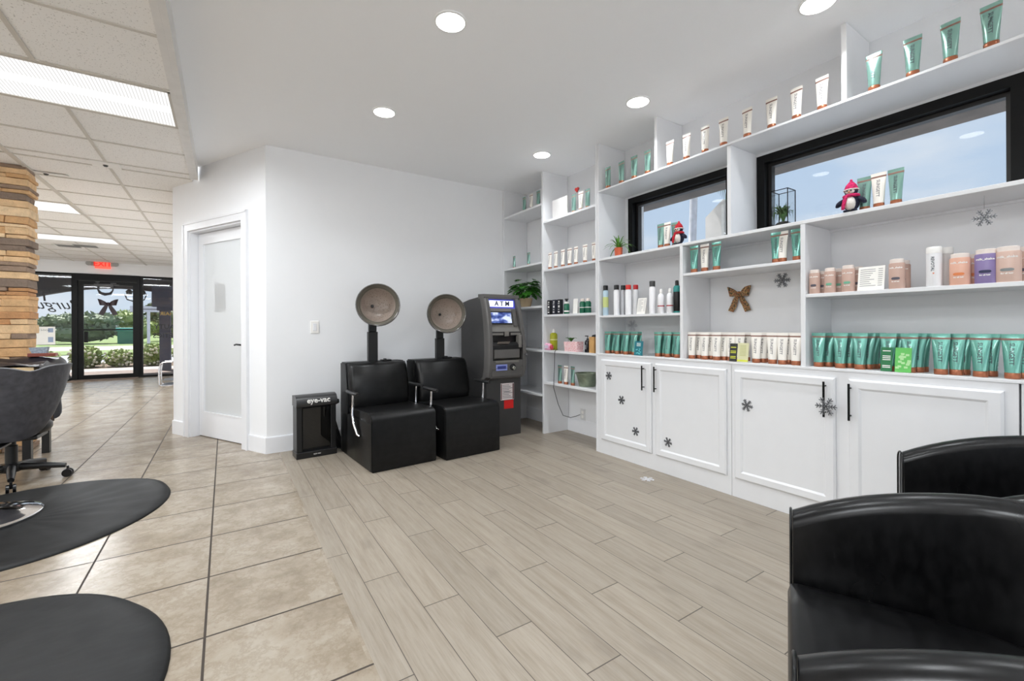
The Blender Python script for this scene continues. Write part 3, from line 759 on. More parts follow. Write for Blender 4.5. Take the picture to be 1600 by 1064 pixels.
# ------------------------------------------------------------------ stone column
CO = [s2l(c) for c in ((206, 164, 118), (222, 188, 146), (188, 140, 96), (150, 128, 110), (212, 172, 126), (128, 112, 100), (228, 200, 162))]
g_ = NG('stacked ledge stone')
oi = g_.n('Attribute', attribute_name='tone'); nz = g_.noise(g_.obj(), 14, 6, .7)
cc = g_.ramp(oi.outputs['Fac'], [(i / 6, c) for i, c in enumerate(CO)])
hs = g_.n('HueSaturation'); g_.lk(g_.math('MULTIPLY_ADD', nz, .9, .55), hs.inputs['Value']); g_.lk(cc, hs.inputs['Color']); g_.col(hs.outputs[0])
g_.p.inputs['Roughness'].default_value = .85; g_.bump(nz, .8, .02)
STONE = g_.m
def stone_column():
    x0, x1, y0, y1 = -2.25, -1.515, 5.79, 6.01
    b = bmesh.new(); rn = random.Random(3); tones = []
    def blk(xa, xb, ya, yb, za, zb):
        r = bmesh.ops.create_cube(b, size=1); tone = rn.choice([0, 0, .17, .17, .33, .67, .67, 1, .5, .83])
        for v in r['verts']:
            v.co = Vector(((xa + xb) / 2 + v.co.x * (xb - xa), (ya + yb) / 2 + v.co.y * (yb - ya), (za + zb) / 2 + v.co.z * (zb - za)))
            v.co += Vector((rn.uniform(-.004, .004), rn.uniform(-.004, .004), rn.uniform(-.003, .003)))
        es = list({e for v in r['verts'] for e in v.link_edges})
        rr = bmesh.ops.bevel(b, geom=es, offset=.004, segments=1, affect='EDGES')
        for f in {f for v in rr['verts'] for f in v.link_faces}: tones.append((f, tone))
    z = 0.0
    while z < HD - .001:
        h = min(rn.choice([.035, .05, .065, .08]), HD - z)
        x = x0
        while x < x1 - .001:
            L_ = rn.uniform(.12, .4); xb = min(x + L_, x1)
            if x1 - xb < .08: xb = x1
            e = rn.uniform(0, .03); ex = rn.uniform(0, .03) if xb == x1 else 0
            blk(x, xb - .002 + ex, y0 - e, (y0 + .2 if xb < x1 else y1), z + .0015, z + h - .0015); x = xb
        y = y0 + .2
        while False:
            L_ = rn.uniform(.1, .25); yb = min(y + L_, y1)
            if y1 - yb < .06: yb = y1
            blk(x1 - .2, x1 + rn.uniform(0, .035), y, yb - .002, z + .0015, z + h - .0015); y = yb
        z += h
    r = bmesh.ops.create_cube(b, size=1)
    for v in r['verts']: v.co = Vector(((x0 + x1) / 2 + v.co.x * (x1 - x0 - .04), (y0 + y1) / 2 + v.co.y * (y1 - y0 - .04), (HD / 2) + v.co.z * HD))
    b.faces.ensure_lookup_table(); b.faces.index_update()
    idx = {}
    for f, tt in tones:
        if f.is_valid: idx[f.index] = tt
    me = bpy.data.meshes.new('stone_column'); b.to_mesh(me); b.free()
    at = me.attributes.new('tone', 'FLOAT', 'FACE')
    for i in range(len(me.polygons)): at.data[i].value = idx.get(i, .83)
    me.materials.append(STONE); o = bpy.data.objects.new('stone_column', me); COL.objects.link(o)
    tag(o, 'square column clad in tan and orange stacked ledge stone', 'column')
stone_column()

# ------------------------------------------------------------------ dryer chairs
def dryer_chair(label, lx, ly, rz, w_, hood_z, px_post, arms=(0, 0)):
    t = thing('dryer_chair', label, 'dryer chair', (lx, ly, 0), rz, 'hooded dryer chairs against the back wall')
    G().box(0, w_, .02, .78, .0, .37, .012).done('base', VINYL, t, smooth=40)
    g = G(); prof = [(.0, .004), (.0, .385), (.012, .42), (.04, .438), (.09, .443), (.55, .425), (.55, .375), (.02, .372), (.018, .004)]
    g.prism([(a, b) for a, b in prof], 0, .001, w_ - .001)
    bmesh.ops.bevel(g.b, geom=[e for e in g.b.edges if abs((e.verts[0].co - e.verts[1].co).x) < .01 and (e.verts[0].co.x < .01 or e.verts[0].co.x > w_ - .01)], offset=.006, segments=2, affect='EDGES')
    g.done('seat_cushion', VINYL, t, smooth=50)
    g = G(); g.prism([(.60, .0), (.80, .0), (.80, .80), (.64, .80), (.57, .43), (.57, .372), (.60, .372)], 0, .0, w_)
    bmesh.ops.bevel(g.b, geom=g.b.edges[:], offset=.01, segments=2, affect='EDGES'); g.done('back_shell', VINYL, t, smooth=50)
    g = G(); rings = []
    for (y_, z_, o) in ((.515, .43, 0), (.50, .50, .02), (.53, .64, .02), (.568, .765, .008), (.60, .795, -.008)):
        hw = w_ / 2 - .012
        rings.append([(w_ / 2 - hw + o * -.3, y_ + .06, z_), (w_ / 2 - hw, y_ + .008, z_), (w_ / 2 - hw + .03, y_ - .022, z_), (w_ / 2, y_ - .035, z_), (w_ / 2 + hw - .03, y_ - .022, z_), (w_ / 2 + hw, y_ + .008, z_), (w_ / 2 + hw, y_ + .06, z_)])
    g.loft([[Vector(p_) for p_ in r] for r in rings]); g.done('back_cushion', VINYL, t, smooth=60)
    for k, sx in enumerate((-1, 1)):
        ax = -.034 if sx < 0 else w_ + .034
        ys_ = arms[k]; g = G(); zz = .575 + (.01 if k else 0)
        rings = []
        for y_, hw in ((.22, .012), (.25, .026), (.34, .028), (.44, .024), (.48, .014)):
            y_ += ys_; rings.append([Vector((ax + hw * math.cos(2 * math.pi * i / 12), y_, zz + .014 * math.sin(2 * math.pi * i / 12))) for i in range(12)])
        g.loft(rings); a_ = g.done('armrest', BLKPL, t, smooth=60)
        xm = ax + .004 * sx
        g = G().tube([(ax, .33 + ys_, zz - .012), (ax, .335 + ys_, .50), (ax, .345 + ys_, .40), (ax, .31 + ys_, .33), (ax - sx * .012, .26 + ys_, .25), (ax - sx * .024, .24 + ys_, .24)], [.009, .011, .013, .013, .011, .009]); g.done('arm_bracket', CHROME, a_, smooth=60)
    xp = px_post; yp = .70
    G().box(xp - .044, xp + .044, yp - .012, yp + .03, .78, hood_z - .30 + .06, .004).done('lower_post', BLKPL, t)
    G().box(xp - .036, xp + .036, yp - .006, yp + .024, hood_z - .24, hood_z - .12, .004).done('upper_post', BLKPL, t)
    G().box(w_ * .62, w_ * .78, .66, .72, .80, .812, .003).box(w_ * .66, w_ * .69, .66, .70, .81, .822, .002).done('control_knob', BLKPL, t)
    # hood: axis along local -y, slightly turned to the room
    Mh = Matrix.Rotation(math.radians(-16) - rz, 3, 'Z') @ Matrix.Rotation(math.radians(90 - 3), 3, 'X')   # lathe +z -> -y
    c = Vector((xp + .0, .56, hood_z))
    g = G().lathe([(.188, .0), (.192, .012), (.186, .022), (.176, .018), (.172, .0)], c, 40, M=Mh, cap0=False, cap1=False)
    g.done('hood_rim', mat('smoked rim', (84, 80, 74), .2, coat=.5), t, smooth=70)
    sh = G().lathe([(.19, .008), (.188, -.03), (.170, -.10), (.125, -.155), (.06, -.18), (0.001, -.186)], c, 40, M=Mh, cap0=False, cap1=False)
    h_ = sh.done('hood_shell', BLKPL, t, smooth=70)
    g = G().lathe([(.176, .014), (.166, .002), (.163, -.012), (.150, -.018)], c, 40, M=Mh, cap0=False, cap1=False)
    g.done('hood_ring', mat('olive grey plastic', (104, 100, 90), .4), h_, smooth=70)
    g = G().lathe([(.152, -.012), (.143, -.05), (.115, -.10), (.07, -.13), (.001, -.142)], c, 40, M=Mh, cap0=False, cap1=False)
    pm_ = NG('perforated taupe liner') if 'perf' not in MATS else None
    if pm_:
        q = pm_.obj(); v = pm_.n('TexVoronoi'); v.inputs['Scale'].default_value = 60; pm_.lk(q, v.inputs[0])
        pm_.col(pm_.mix(pm_.math('MULTIPLY', pm_.math('LESS_THAN', v.outputs['Distance'], .22), .7), s2l((158, 144, 134)), s2l((70, 62, 56))))
        pm_.p.inputs['Roughness'].default_value = .28; pm_.bump(v.outputs['Distance'], .5, .004); MATS['perf'] = pm_.m
    g.done('hood_liner', MATS['perf'], h_, smooth=70)
    G().lathe([(.013, 0), (.013, .012), (.008, .016)], c + Mh @ Vector((-.05, .0, -.118)), 14, M=Mh).done('air_hole', BLKCAP, h_)
    return t
dryer_chair('black dryer chair with raised hood, left of the pair, beside the floor vacuum', .925, 3.375, math.radians(4), .545, 1.31, .262, (0, .13))
dryer_chair('black dryer chair with lower hood, right of the pair, beside the cash machine', 1.525, 3.355, math.radians(3.5), .55, 1.24, .315, (-.14, 0))

# ------------------------------------------------------------------ floor vacuum
t = thing('floor_vacuum', 'black upright touchless floor vacuum standing against the back wall', 'vacuum', (.66, 4.10, 0), math.radians(4))
G().box(-.165, .165, -.012, .15, 0, .055, .006).done('base', BLKPL, t)
g = G(); g.box(-.16, -.115, .0, .15, .055, .44, .004).box(.115, .16, .0, .15, .055, .44, .004).box(-.115, .115, .03, .15, .055, .44)
g.done('housing', BLKPL, t)
G().box(-.112, .112, .012, .029, .075, .425, .003).done('dust_window', glass_mat('smoked bin', (.10, .10, .10), .25), t)
g = G(); pr = [(.13 * 0 + .15, .44), (.15, .525), (.06, .535), (.01, .525), (-.018, .50), (-.024, .47), (-.02, .445), (.0, .432)]
g.prism(pr, 0, -.165, .165); g.done('top_cover', mat('satin dark grey', (52, 52, 53), .3), t, smooth=50)
G().lathe([(.02, 0), (.024, .012), (.018, .026)], (.165, .03, .455), 16, M=Matrix.Rotation(math.pi / 2, 3, 'Y')).done('knob', BLKPL, t, smooth=50)
xf(text_g('eye-vac', .062, .0008, bold=.0016), lambda c: (c.x + .01, -.028 - c.z + max(0, c.y + .002) * .32, .488 + c.y)).done('lettering', WPLAS, t)
xf(text_g('eye-vac', .02, .0005), lambda c: (c.x, -.0125 - c.z, .03 + c.y)).done('small_lettering', WPLAS, t)
vac_ = t; _c = (G().tube([(.84, 4.22, .20), (.86, 4.24, .12), (.895, 4.26, .05), (.93, 4.26, .006), (.96, 4.27, .008), (.90, 4.30, .03), (.86, 4.3, .006), (.88, 4.24, .006), (.94, 4.22, .006)], .006).done('power_cord', BLKCAP, smooth=60)); bpy.context.view_layer.update(); _c.parent = vac_; _c.matrix_parent_inverse = vac_.matrix_world.inverted()
tag(G().prism([(.845, 0), (.92, 0), (.85, .26)], 1, 4.27, 4.40).done('cord_bag', BLKPL), 'black wedge of gathered cord bag beside the floor vacuum', 'bag')

# ------------------------------------------------------------------ cash machine
DG = mat('atm charcoal', (58, 57, 57), .45, bump=.08, bscale=250); BZ_ = mat('atm bezel grey', (94, 92, 90), .38); MG = mat('atm mid grey', (120, 117, 112), .4)
t = thing('cash_machine', 'charcoal cash machine with lit sign standing in the corner by the bookcase', 'cash machine', (2.17, 3.80, 0))
G().box(0, .41, .0, .55, .0, .60, .004).done('safe_cabinet', DG, t)
g = G(); g.prism([(.012, .60), (.55, .60), (.55, 1.37), (.36, 1.40), (.10, 1.42), (.05, 1.30), (.012, 1.05)], 0, .0, .41); g.done('upper_cabinet', DG, t)
g = G()
sil = [(.05, 1.435), (-.01, 1.30), (-.05, 1.15), (-.075, 1.0), (-.085, .85), (-.075, .70), (-.05, .61), (.0, .585)]   # (y,z) front curve
def bez(xo, xi, dy=0):
    pass
xl, xr, wv = -.022, .438, .05
rings = []
for (y_, z_) in sil:
    pin = .02 * ((z_ - .6) / .8) ** 2
    rings.append([Vector((xl + pin, y_ + .09, z_)), Vector((xl + pin, y_ + .02, z_)), Vector((xl + pin + .015, y_, z_)), Vector((xl + pin + wv, y_ + .004, z_)), Vector((xl + pin + wv, y_ + .09, z_))])
g = G().loft(rings)
rings = [[Vector((xr + xl - v.x, v.y, v.z)) for v in r] for r in rings]; g.loft(rings)
g.prism([(.04, 1.44), (.16, 1.445), (.16, 1.40), (.05, 1.395), (.035, 1.41)], 0, xl + .02, xr - .02)
g.prism([(-.062, .665), (-.075, .70), (-.02, .70), (.05, .60), (.05, .575), (.0, .575), (-.045, .60)], 0, xl + wv - .01, xr - wv + .01)
g.done('bezel', BZ_, t, smooth=40)
x0, x1 = xl + wv + .001, xr - wv - .001
G().prism([(.055, 1.39), (.045, 1.30), (.10, 1.30), (.10, 1.39)], 0, x0, x1).done('sign_box', mat('sign blue', (70, 74, 150), .4, emit=(60, 66, 190), estr=.45), t)
G().box(x0 + .03, x1 - .04, .040, .052, 1.315, 1.378).done('lit_sign', mat('lit sign white', (240, 242, 255), .4, emit=(226, 230, 255), estr=.62), t)
xf(text_g('A T M', .068, .002, bold=.0012), lambda c: (c.x + (x0 + x1) / 2, .034 - c.z, 1.346 + c.y)).done('sign_lettering', mat('grey sign letters', (58, 60, 78), .6), t)
g = G(); g.prism([(.04, 1.30), (-.005, 1.105), (-.03, 1.06), (.10, 1.06), (.10, 1.30)], 0, x0, x1); g.done('screen_panel', MG, t)
Sc = Matrix.Rotation(math.radians(13), 4, 'X')
def onpanel(g_, z0, y0, tilt): 
    return xf(g_, lambda c: (c.x, y0 + c.y * math.cos(tilt) + c.z * math.sin(tilt), z0 - c.y * math.sin(tilt) + c.z * math.cos(tilt)))
onpanel(G().box(x0 + .02, x1 - .075, -.008, .004, 0, .135, .002), 1.135, .0, .22).done('screen_frame', BLKPL, t)
sc_ = NG('atm screen'); q = sc_.noise(sc_.obj(), 9, 2, .5, (1, 1, 2)); cr = sc_.ramp(q, [(.38, s2l((40, 52, 110))), (.5, s2l((88, 108, 170))), (.6, s2l((205, 214, 240)))]); sc_.col(cr); sc_.lk(cr, sc_.p.inputs['Emission Color']); sc_.p.inputs['Emission Strength'].default_value = .35; sc_.p.inputs['Roughness'].default_value = .2
onpanel(G().box(x0 + .03, x1 - .085, -.0105, -.008, .012, .122), 1.135, .0, .22).done('screen', sc_.m, t)
onpanel(G().box(x1 - .065, x1 - .02, -.012, .004, -.02, .16, .004), 1.135, .0, .22).done('side_strip', BZ_, t)
G().box(x0, x1, -.045, .10, 1.02, 1.058, .003).done('key_shelf', BLKPL, t)
G().box(x0 + .01, x0 + .14, -.052, -.045, 1.026, 1.048, .001).done('label_strip', MG, t)
G().box(x1 - .13, x1 - .01, -.052, -.045, 1.026, 1.05, .001).done('label_strip', MG, t)
G().box(.185, .235, -.056, -.045, 1.015, 1.065, .003).done('card_reader', MG, t)
G().box(x0, x1, -.01, .10, .955, 1.018).done('recess', BLKCAP, t)
g = G(); g.prism([(-.045, .955), (-.078, .925), (-.075, .885), (.09, .885), (.09, .955)], 0, x0, x1); g.done('keypad_shelf', BLKPL, t)
xf(G().box(x0 + .06, x0 + .20, -.004, .0, -.028, .028), lambda c: (c.x, -.060 + c.z * -.9 * -1 * .75 * -1 + c.y, .943 + c.z * .7)).done('keypad', mat('metal keys', (170, 160, 152), .3, metal=.4), t)
G().box(x1 - .05, x1 - .015, -.082, -.02, .90, 1.03, .004).done('grab_strip', MG, t)
g = G(); g.prism([(-.085, .884), (-.085, .80), (-.03, .775), (.05, .775), (.05, .884)], 0, x0 + .015, x1 - .045); g.done('receipt_shroud', BZ_, t)
G().box(x0, x1, -.02, .09, .60, .774).done('lower_panel', DG, t)
g = G(); g.prism([(-.07, .775), (-.072, .755), (-.06, .62), (-.02, .62), (-.02, .775)], 0, x0, x1); g.done('dispenser_panel', BZ_, t)
G().box(x0 + .03, x1 - .05, -.078, -.07, .752, .775, .002).done('dispenser_lip', MG, t)
G().lathe([(.034, 0), (.034, .01), (.028, .012)], (.265, -.066, .705), 20, M=Matrix.Rotation(math.pi / 2, 3, 'X')).done('lock_recess', BLKCAP, t, smooth=40)
G().lathe([(.018, 0), (.018, .03), (.014, .034)], (.268, -.07, .697), 20, M=Matrix.Rotation(math.pi / 2, 3, 'X')).done('lock', mat('brushed steel', (180, 178, 170), .25, metal=.8), t, smooth=40)
G().box(.07, .20, -.0735, -.066, .675, .735, .001).done('blue_label', mat('blue label', (140, 152, 214), .5), t)
G().box(.085, .185, -.0745, -.0735, .69, .72).done('label_print', mat('deep blue print', (40, 54, 130), .5), t)
G().lathe([(.012, 0), (.012, .02)], (xr - .03, -.09, .83), 12, M=Matrix.Rotation(math.pi / 2, 3, 'X')).done('key_lock', CHROME, t, smooth=40)
G().box(.165, .325, -.0015, 0, .365, .535).done('notice', mat('white notice', (225, 215, 214), .6), t)
g = G()
for k in range(9): g.box(.185, .305 - .02 * (k % 3), -.0022, -.0015, .385 + k * .016, .391 + k * .016)
g.box(.20, .27, -.0025, -.0015, .445, .452).done('notice_print', INKL, t)
G().box(.168, .178, -.0025, -.0015, .37, .53).box(.308, .322, -.0025, -.0015, .37, .53).done('notice_border', mat('dark red print', (96, 60, 62), .6), t)
G().box(.205, .318, -.0015, 0, .275, .362).done('red_label', mat('red label', (214, 24, 22), .5), t)

# ------------------------------------------------------------------ tub armchairs
def armchair(label, ox, oy, ang, width=.73):
    """local x = across, local y = toward the back, origin at front centre"""
    t = thing('tub_armchair', label, 'armchair', (ox, oy, 0), ang, 'black leather tub armchairs')
    hw = width / 2; th = .085
    # shell: U-shaped wall swept along a path
    path = []
    D = .66; rcor = hw - .02
    straight = D - rcor
    for k in range(9): path.append((hw, straight * k / 8, (1, 0)))
    for k in range(1, 24):
        a = math.pi * k / 24; path.append((math.cos(a) * hw, straight + math.sin(a) * rcor, (math.cos(a), math.sin(a))))
    for k in range(9): path.append((-hw, straight * (8 - k) / 8, (-1, 0)))
    def top(y):
        u = max(0, min(1, y / .62)); return .60 + .12 * (1 - (1 - u) ** 3)
    def shell(g, z0, out, inn, crown):
        rings = []
        for x, y, (nx, ny) in path:
            zt = top(y); prof = []
            n = 8
            prof.append((out, z0)); prof.append((out + .004, (z0 + zt) / 2)); prof.append((out, zt - crown))
            for k in range(1, n): 
                a = math.pi * k / n; prof.append(((out + inn) / 2 + (out - inn) / 2 * math.cos(a), zt - crown + crown * math.sin(a)))
            prof.append((inn, zt - crown)); prof.append((inn - .004, (z0 + zt) / 2)); prof.append((inn, z0))
            rings.append([Vector((x + nx * o, y + ny * o, z)) for o, z in prof])
        return g.loft(rings)
    g = shell(G(), .09, 0, -th, .035)
    g.done('shell', LEATH, t, smooth=50)
    for sx in (-1, 1):
        g = G(); xo, xi = sx * (hw + .004), sx * (hw - th - .004); q = []
        for k in range(9):
            a = math.pi * k / 8; q.append((((xo + xi) / 2) + (xo - xi) / 2 * math.cos(a), -.004, top(0) - .035 + .038 * math.sin(a)))
        g.tube([(xo, -.004, .12)] + q + [(xi, -.004, .12)], .0032, 6)
        g.done('piping', LEATH, t, smooth=60)
    g = G(); a, b, c_ = hw - th - .003, -.012, D - th - .04
    n = 14; rings = []
    def outl(s, off):
        pts = []
        for k in range(6): pts.append((-(a - off) + 2 * (a - off) * k / 5, b + off))
        rr = a - off
        for k in range(5): pts.append((a - off, b + off + (c_ - rr - b - off) * (k + 1) / 6))
        for k in range(1, 12):
            an = math.pi * k / 12; pts.append((math.cos(an) * rr, c_ - rr + math.sin(an) * rr))
        for k in range(5): pts.append((-(a - off), b + off + (c_ - rr - b - off) * (5 - k) / 6))
        return pts
    for z, off in ((.30, .012), (.305, .004), (.34, 0), (.40, 0), (.425, .006), (.438, .022), (.444, .06), (.449, .14), (.451, .24)):
        rings.append([Vector((x, y, z)) for x, y in outl(0, off)])
    g.loft(rings); g.done('seat_cushion', LEATH, t, smooth=60)
    g = G(); g.box(-a, a, -.006, D - th - .1, .09, .299, .006); g.done('seat_base', LEATH, t, smooth=40)
    for sx in (-1, 1):
        for yy in (.04, .5):
            xx = sx * (hw - .06) * (1 if yy < .2 else .75)
            G().lathe([(.018, 0), (.024, .09)], (xx, yy, 0), 12).done('leg', BLKPL, t, smooth=40)
    return t
_a = math.radians(25) ; wx, wy = math.cos(_a), math.sin(_a)
# front centre = origin + across * s ; back direction is (wy, -wx) so local y maps there: rotate by ang with y -> (-sin, cos)
def chair_at(label, s, f, wd):
    ox, oy = wx * s - wy * f, wy * s + wx * f
    return armchair(label, ox, oy, _a - math.pi, wd)
chair_at('black leather tub armchair nearest the camera in the lower right corner', 1.10, -.012, .72)
chair_at('black leather tub armchair behind the nearer one, next to the cabinets', 1.975, -.385, .72)

# ------------------------------------------------------------------ left side: mats, stool base, office chair, station
def fmat(label, c, r, seed, wob=.02):
    rn = random.Random(seed); n = 72; g = G(); ph = [rn.uniform(0, 6.28) for _ in range(4)]
    def rad(a): return r * (1 + wob * math.sin(2 * a + ph[0]) + wob * .6 * math.sin(3 * a + ph[1]))
    rings = []
    for fr, z in ((1, .0), (1, .004), (.985, .011), (.94, .0165), (.90, .0155), (.75, .0145), (.45, .0145), (.15, .0145)):
        rings.append([Vector((math.cos(2 * math.pi * k / n) * rad(2 * math.pi * k / n) * fr, math.sin(2 * math.pi * k / n) * rad(2 * math.pi * k / n) * fr,
                              z + (.003 * math.sin(5 * k * .35 + fr * 4 + ph[2]) if .3 < fr < .97 else 0) + (.012 * max(0, math.sin(2 * math.pi * k / n * 2 + ph[3])) ** 4 if fr > .9 and z > .005 else 0))) for k in range(n)])
    g.loft(rings); m = MATS.get('mat') or leather('black anti-fatigue mat', (12, 13, 14), .58); MATS['mat'] = m
    o = g.done('floor_mat', m, smooth=60, loc=c); return tag(o, label, 'floor mat', 'round anti-fatigue mats')
fmat('black round anti-fatigue mat under the chrome pedestal', (-1.01, 3.65, 0), .705, 2)
fmat('black round anti-fatigue mat at the bottom left corner, nearest the camera', (-.885, 1.86, 0), .735, 5, .008)
t = thing('styling_chair', 'styling chair with a domed chrome pedestal standing on the black mat', 'styling chair', (-1.22, 3.76, .018))
G().lathe([(.295, 0), (.295, .008), (.285, .014), (.27, .016), (.24, .028), (.15, .045), (.07, .055), (.05, .07)], seg=48).done('pedestal', CHROME, t, smooth=50)
G().lathe([(.042, .06), (.042, .36)], seg=20).done('column', CHROME, t, smooth=50)
G().box(-.50, .0, -.25, .25, .36, .46, .03).done('seat', VINYL, t, smooth=40)
G().box(-.56, -.46, -.24, .24, .47, .92, .03).done('backrest', VINYL, t, smooth=40)

t = thing('office_chair', 'grey swivel office chair with a curved back on a five star base', 'office chair', (-1.29, 4.62, 0), 0)
for k in range(5):
    a = math.radians(-3 + 72 * k); d = Vector((math.cos(a), math.sin(a), 0))
    g = G(); g.tube([d * .03 + Vector((0, 0, .115)), d * .16 + Vector((0, 0, .105)), d * .285 + Vector((0, 0, .085))], [.028, .024, .017], 10); l = g.done('base_leg', BLKPL, t, smooth=60)
    s_ = Vector((-d.y, d.x, 0)); c = d * .295 + Vector((0, 0, .03))
    g = G()
    for sg in (-1, 1):
        g.lathe([(.012, -.009), (.029, -.008), (.030, 0), (.029, .008), (.012, .009)], c + s_ * sg * .016, 16, M=Matrix.Rotation(a, 3, 'Z') @ Matrix.Rotation(math.pi / 2, 3, 'X'))
    g.tube([c + Vector((0, 0, .0)), c + Vector((0, 0, .05))], .008); g.done('caster', BLKCAP, l, smooth=50)
G().lathe([(.05, .085), (.055, .10), (.05, .14), (.033, .145), (.033, .27), (.024, .275), (.024, .33)], seg=20).done('gas_column', BLKCAP, t, smooth=40)
G().box(-.14, .16, -.12, .12, .315, .345, .008).box(-.03, .03, -.30, -.1, .30, .315, .004).done('seat_plate', BLKPL, t)
g = G(); rings = []
for z, r in ((.345, .16), (.352, .19), (.38, .205), (.41, .205), (.43, .19), (.437, .12)):
    rings.append([Vector((math.cos(2 * math.pi * k / 28) * r * 1.0, math.sin(2 * math.pi * k / 28) * r * .98 + .02, z)) for k in range(28)])
g.loft(rings).done('seat', VINYL, t, smooth=60)
# curved back shell, open side facing away from the camera
g = G(); nu, nvv = 36, 12; fa = math.radians(-83)
outer = []; inner = []
for j in range(nvv + 1):
    v = j / nvv; ro = []; ri = []
    for i in range(nu + 1):
        u = -1 + 2 * i / nu; a = fa + u * math.radians(88) * (.72 + .28 * v ** .7)
        zt = .845 - .06 * (1 - abs(u)) ** 2 * 0 - .035 * math.exp(-((u - .28) / .16) ** 2) - .10 * max(0, -u) ** 2 + .0 * u
        zb = .335 + .16 * abs(u) ** 3; z = zb + (zt - zb) * v
        R = .235 + .065 * v ** .8
        ro.append(Vector((math.cos(a) * R * 1.05, math.sin(a) * R, z))); R -= .03 + .012 * math.sin(math.pi * v)
        ri.append(Vector((math.cos(a) * R * 1.05, math.sin(a) * R, z + (.0 if 0 < j < nvv else .0))))
    outer.append(ro); inner.append(ri)
rings = []
for i in range(nu + 1):
    rings.append([outer[j][i] for j in range(nvv + 1)] + [inner[j][i] for j in range(nvv, -1, -1)])
g.loft(rings); bk = g.done('backrest', GREYV, t, smooth=60)
g = G(); g.tube([outer[nvv][i].lerp(inner[nvv][i], .3) + Vector((0, 0, .003)) for i in range(nu + 1)], .005, 6); g.done('piping', mat('worn grey piping', (120, 120, 122), .4), bk, smooth=60)

# station table with black cape
t = thing('work_table', 'pale wood topped station table beside the stone column', 'table', (-2.05, 5.36, 0))
G().box(-.6, .75, -.25, .30, .765, .80, .004).done('tabletop', WOODT, t)
for sx in (-.56, .70):
    for sy in (-.2, .25): G().box(sx - .025, sx + .025, sy - .025, sy + .025, 0, .764).done('leg', BLKPL, t)
NAVY = mat('black nylon cape', (20, 21, 30), .42, var=.3, scale=6, bump=.3, bscale=25)
def cape():
    g = G(); rows = []
    def sm(t_): t_ = max(0, min(1, t_)); return t_ * t_ * (3 - 2 * t_)
    for i in range(56):
        row = []
        for j in range(25):
            v = j / 24; y = 5.10 + .56 * v
            if i < 30:
                x = -2.5 + 1.22 * i / 29; z = .818 + .012 * math.sin(x * 21 + v * 7) + .010 * math.sin(v * 19 + x * 5) + .045 * sm((v - .55) * 2.2) * sm((x + 2.5) * 3)
            else:
                s_ = (i - 29) / 26; ln = .46 + (.16 - .46) * sm((v - .25) * 2.6)
                x = -1.28 + .05 * math.sin(min(1, s_ * 3) * 1.57) + .022 * math.sin(v * 17 + s_ * 2) * s_ + .03 * s_; z = .815 + .045 * sm((v - .55) * 2.2) * (1 - s_) - ln * s_ ** 1.15
            row.append(Vector((x, y, z)))
        rows.append(row)
    rings = [[*r, *[p_ - Vector((.004, 0, .004)) for p_ in reversed(r)]] for r in rows]
    return g.loft(rings)
tag(cape().done('salon_cape', NAVY, smooth=60), 'black salon cape thrown over the station table by the stone column', 'cape')
t = thing('product_box', 'small grey box with a red brown tray standing on the cape at the column', 'box', (-1.60, 5.56, .835))
p = pt(64, 556, 1, 5.56)
t.location = (p.x, 5.56, p.z - .005)
G().box(-.075, .10, -.04, .04, 0, .03, .004).done('tray', mat('red brown plastic', (128, 64, 50), .5), t)
G().prism([(-.05, .03), (.04, .03), (.05, .085), (-.07, .08)], 1, -.03, .03).done('box', mat('speckled grey card', (138, 148, 160), .6, var=.3, scale=90), t)

# chrome frame bench near storefront
t = thing('tube_frame_rack', 'chrome tube framed low rack standing near the right storefront window', 'rack', (-.80, 10.9, 0))
g = G()
for yy in (-.18, .18): g.tube([(.30, yy, .015), (-.22, yy, .015), (-.26, yy, .05), (-.26, yy, .30), (-.24, yy, .44), (-.19, yy, .47), (.30, yy, .47)], .014, 10)
g.tube([(-.24, -.18, .015), (-.24, .18, .015)], .012).tube([(-.26, -.18, .20), (-.26, .18, .20)], .01)
g.done('frame', CHROME, t, smooth=60)
G().box(-.24, .30, -.17, .17, .455, .472, .004).done('top_pad', BLKCAP, t)
G().box(-.20, .28, -.17, .17, .03, .045, .002).box(-.20, .28, -.17, .17, .12, .13, .002).done('lower_shelf', mat('grey shelf steel', (110, 112, 116), .4), t)

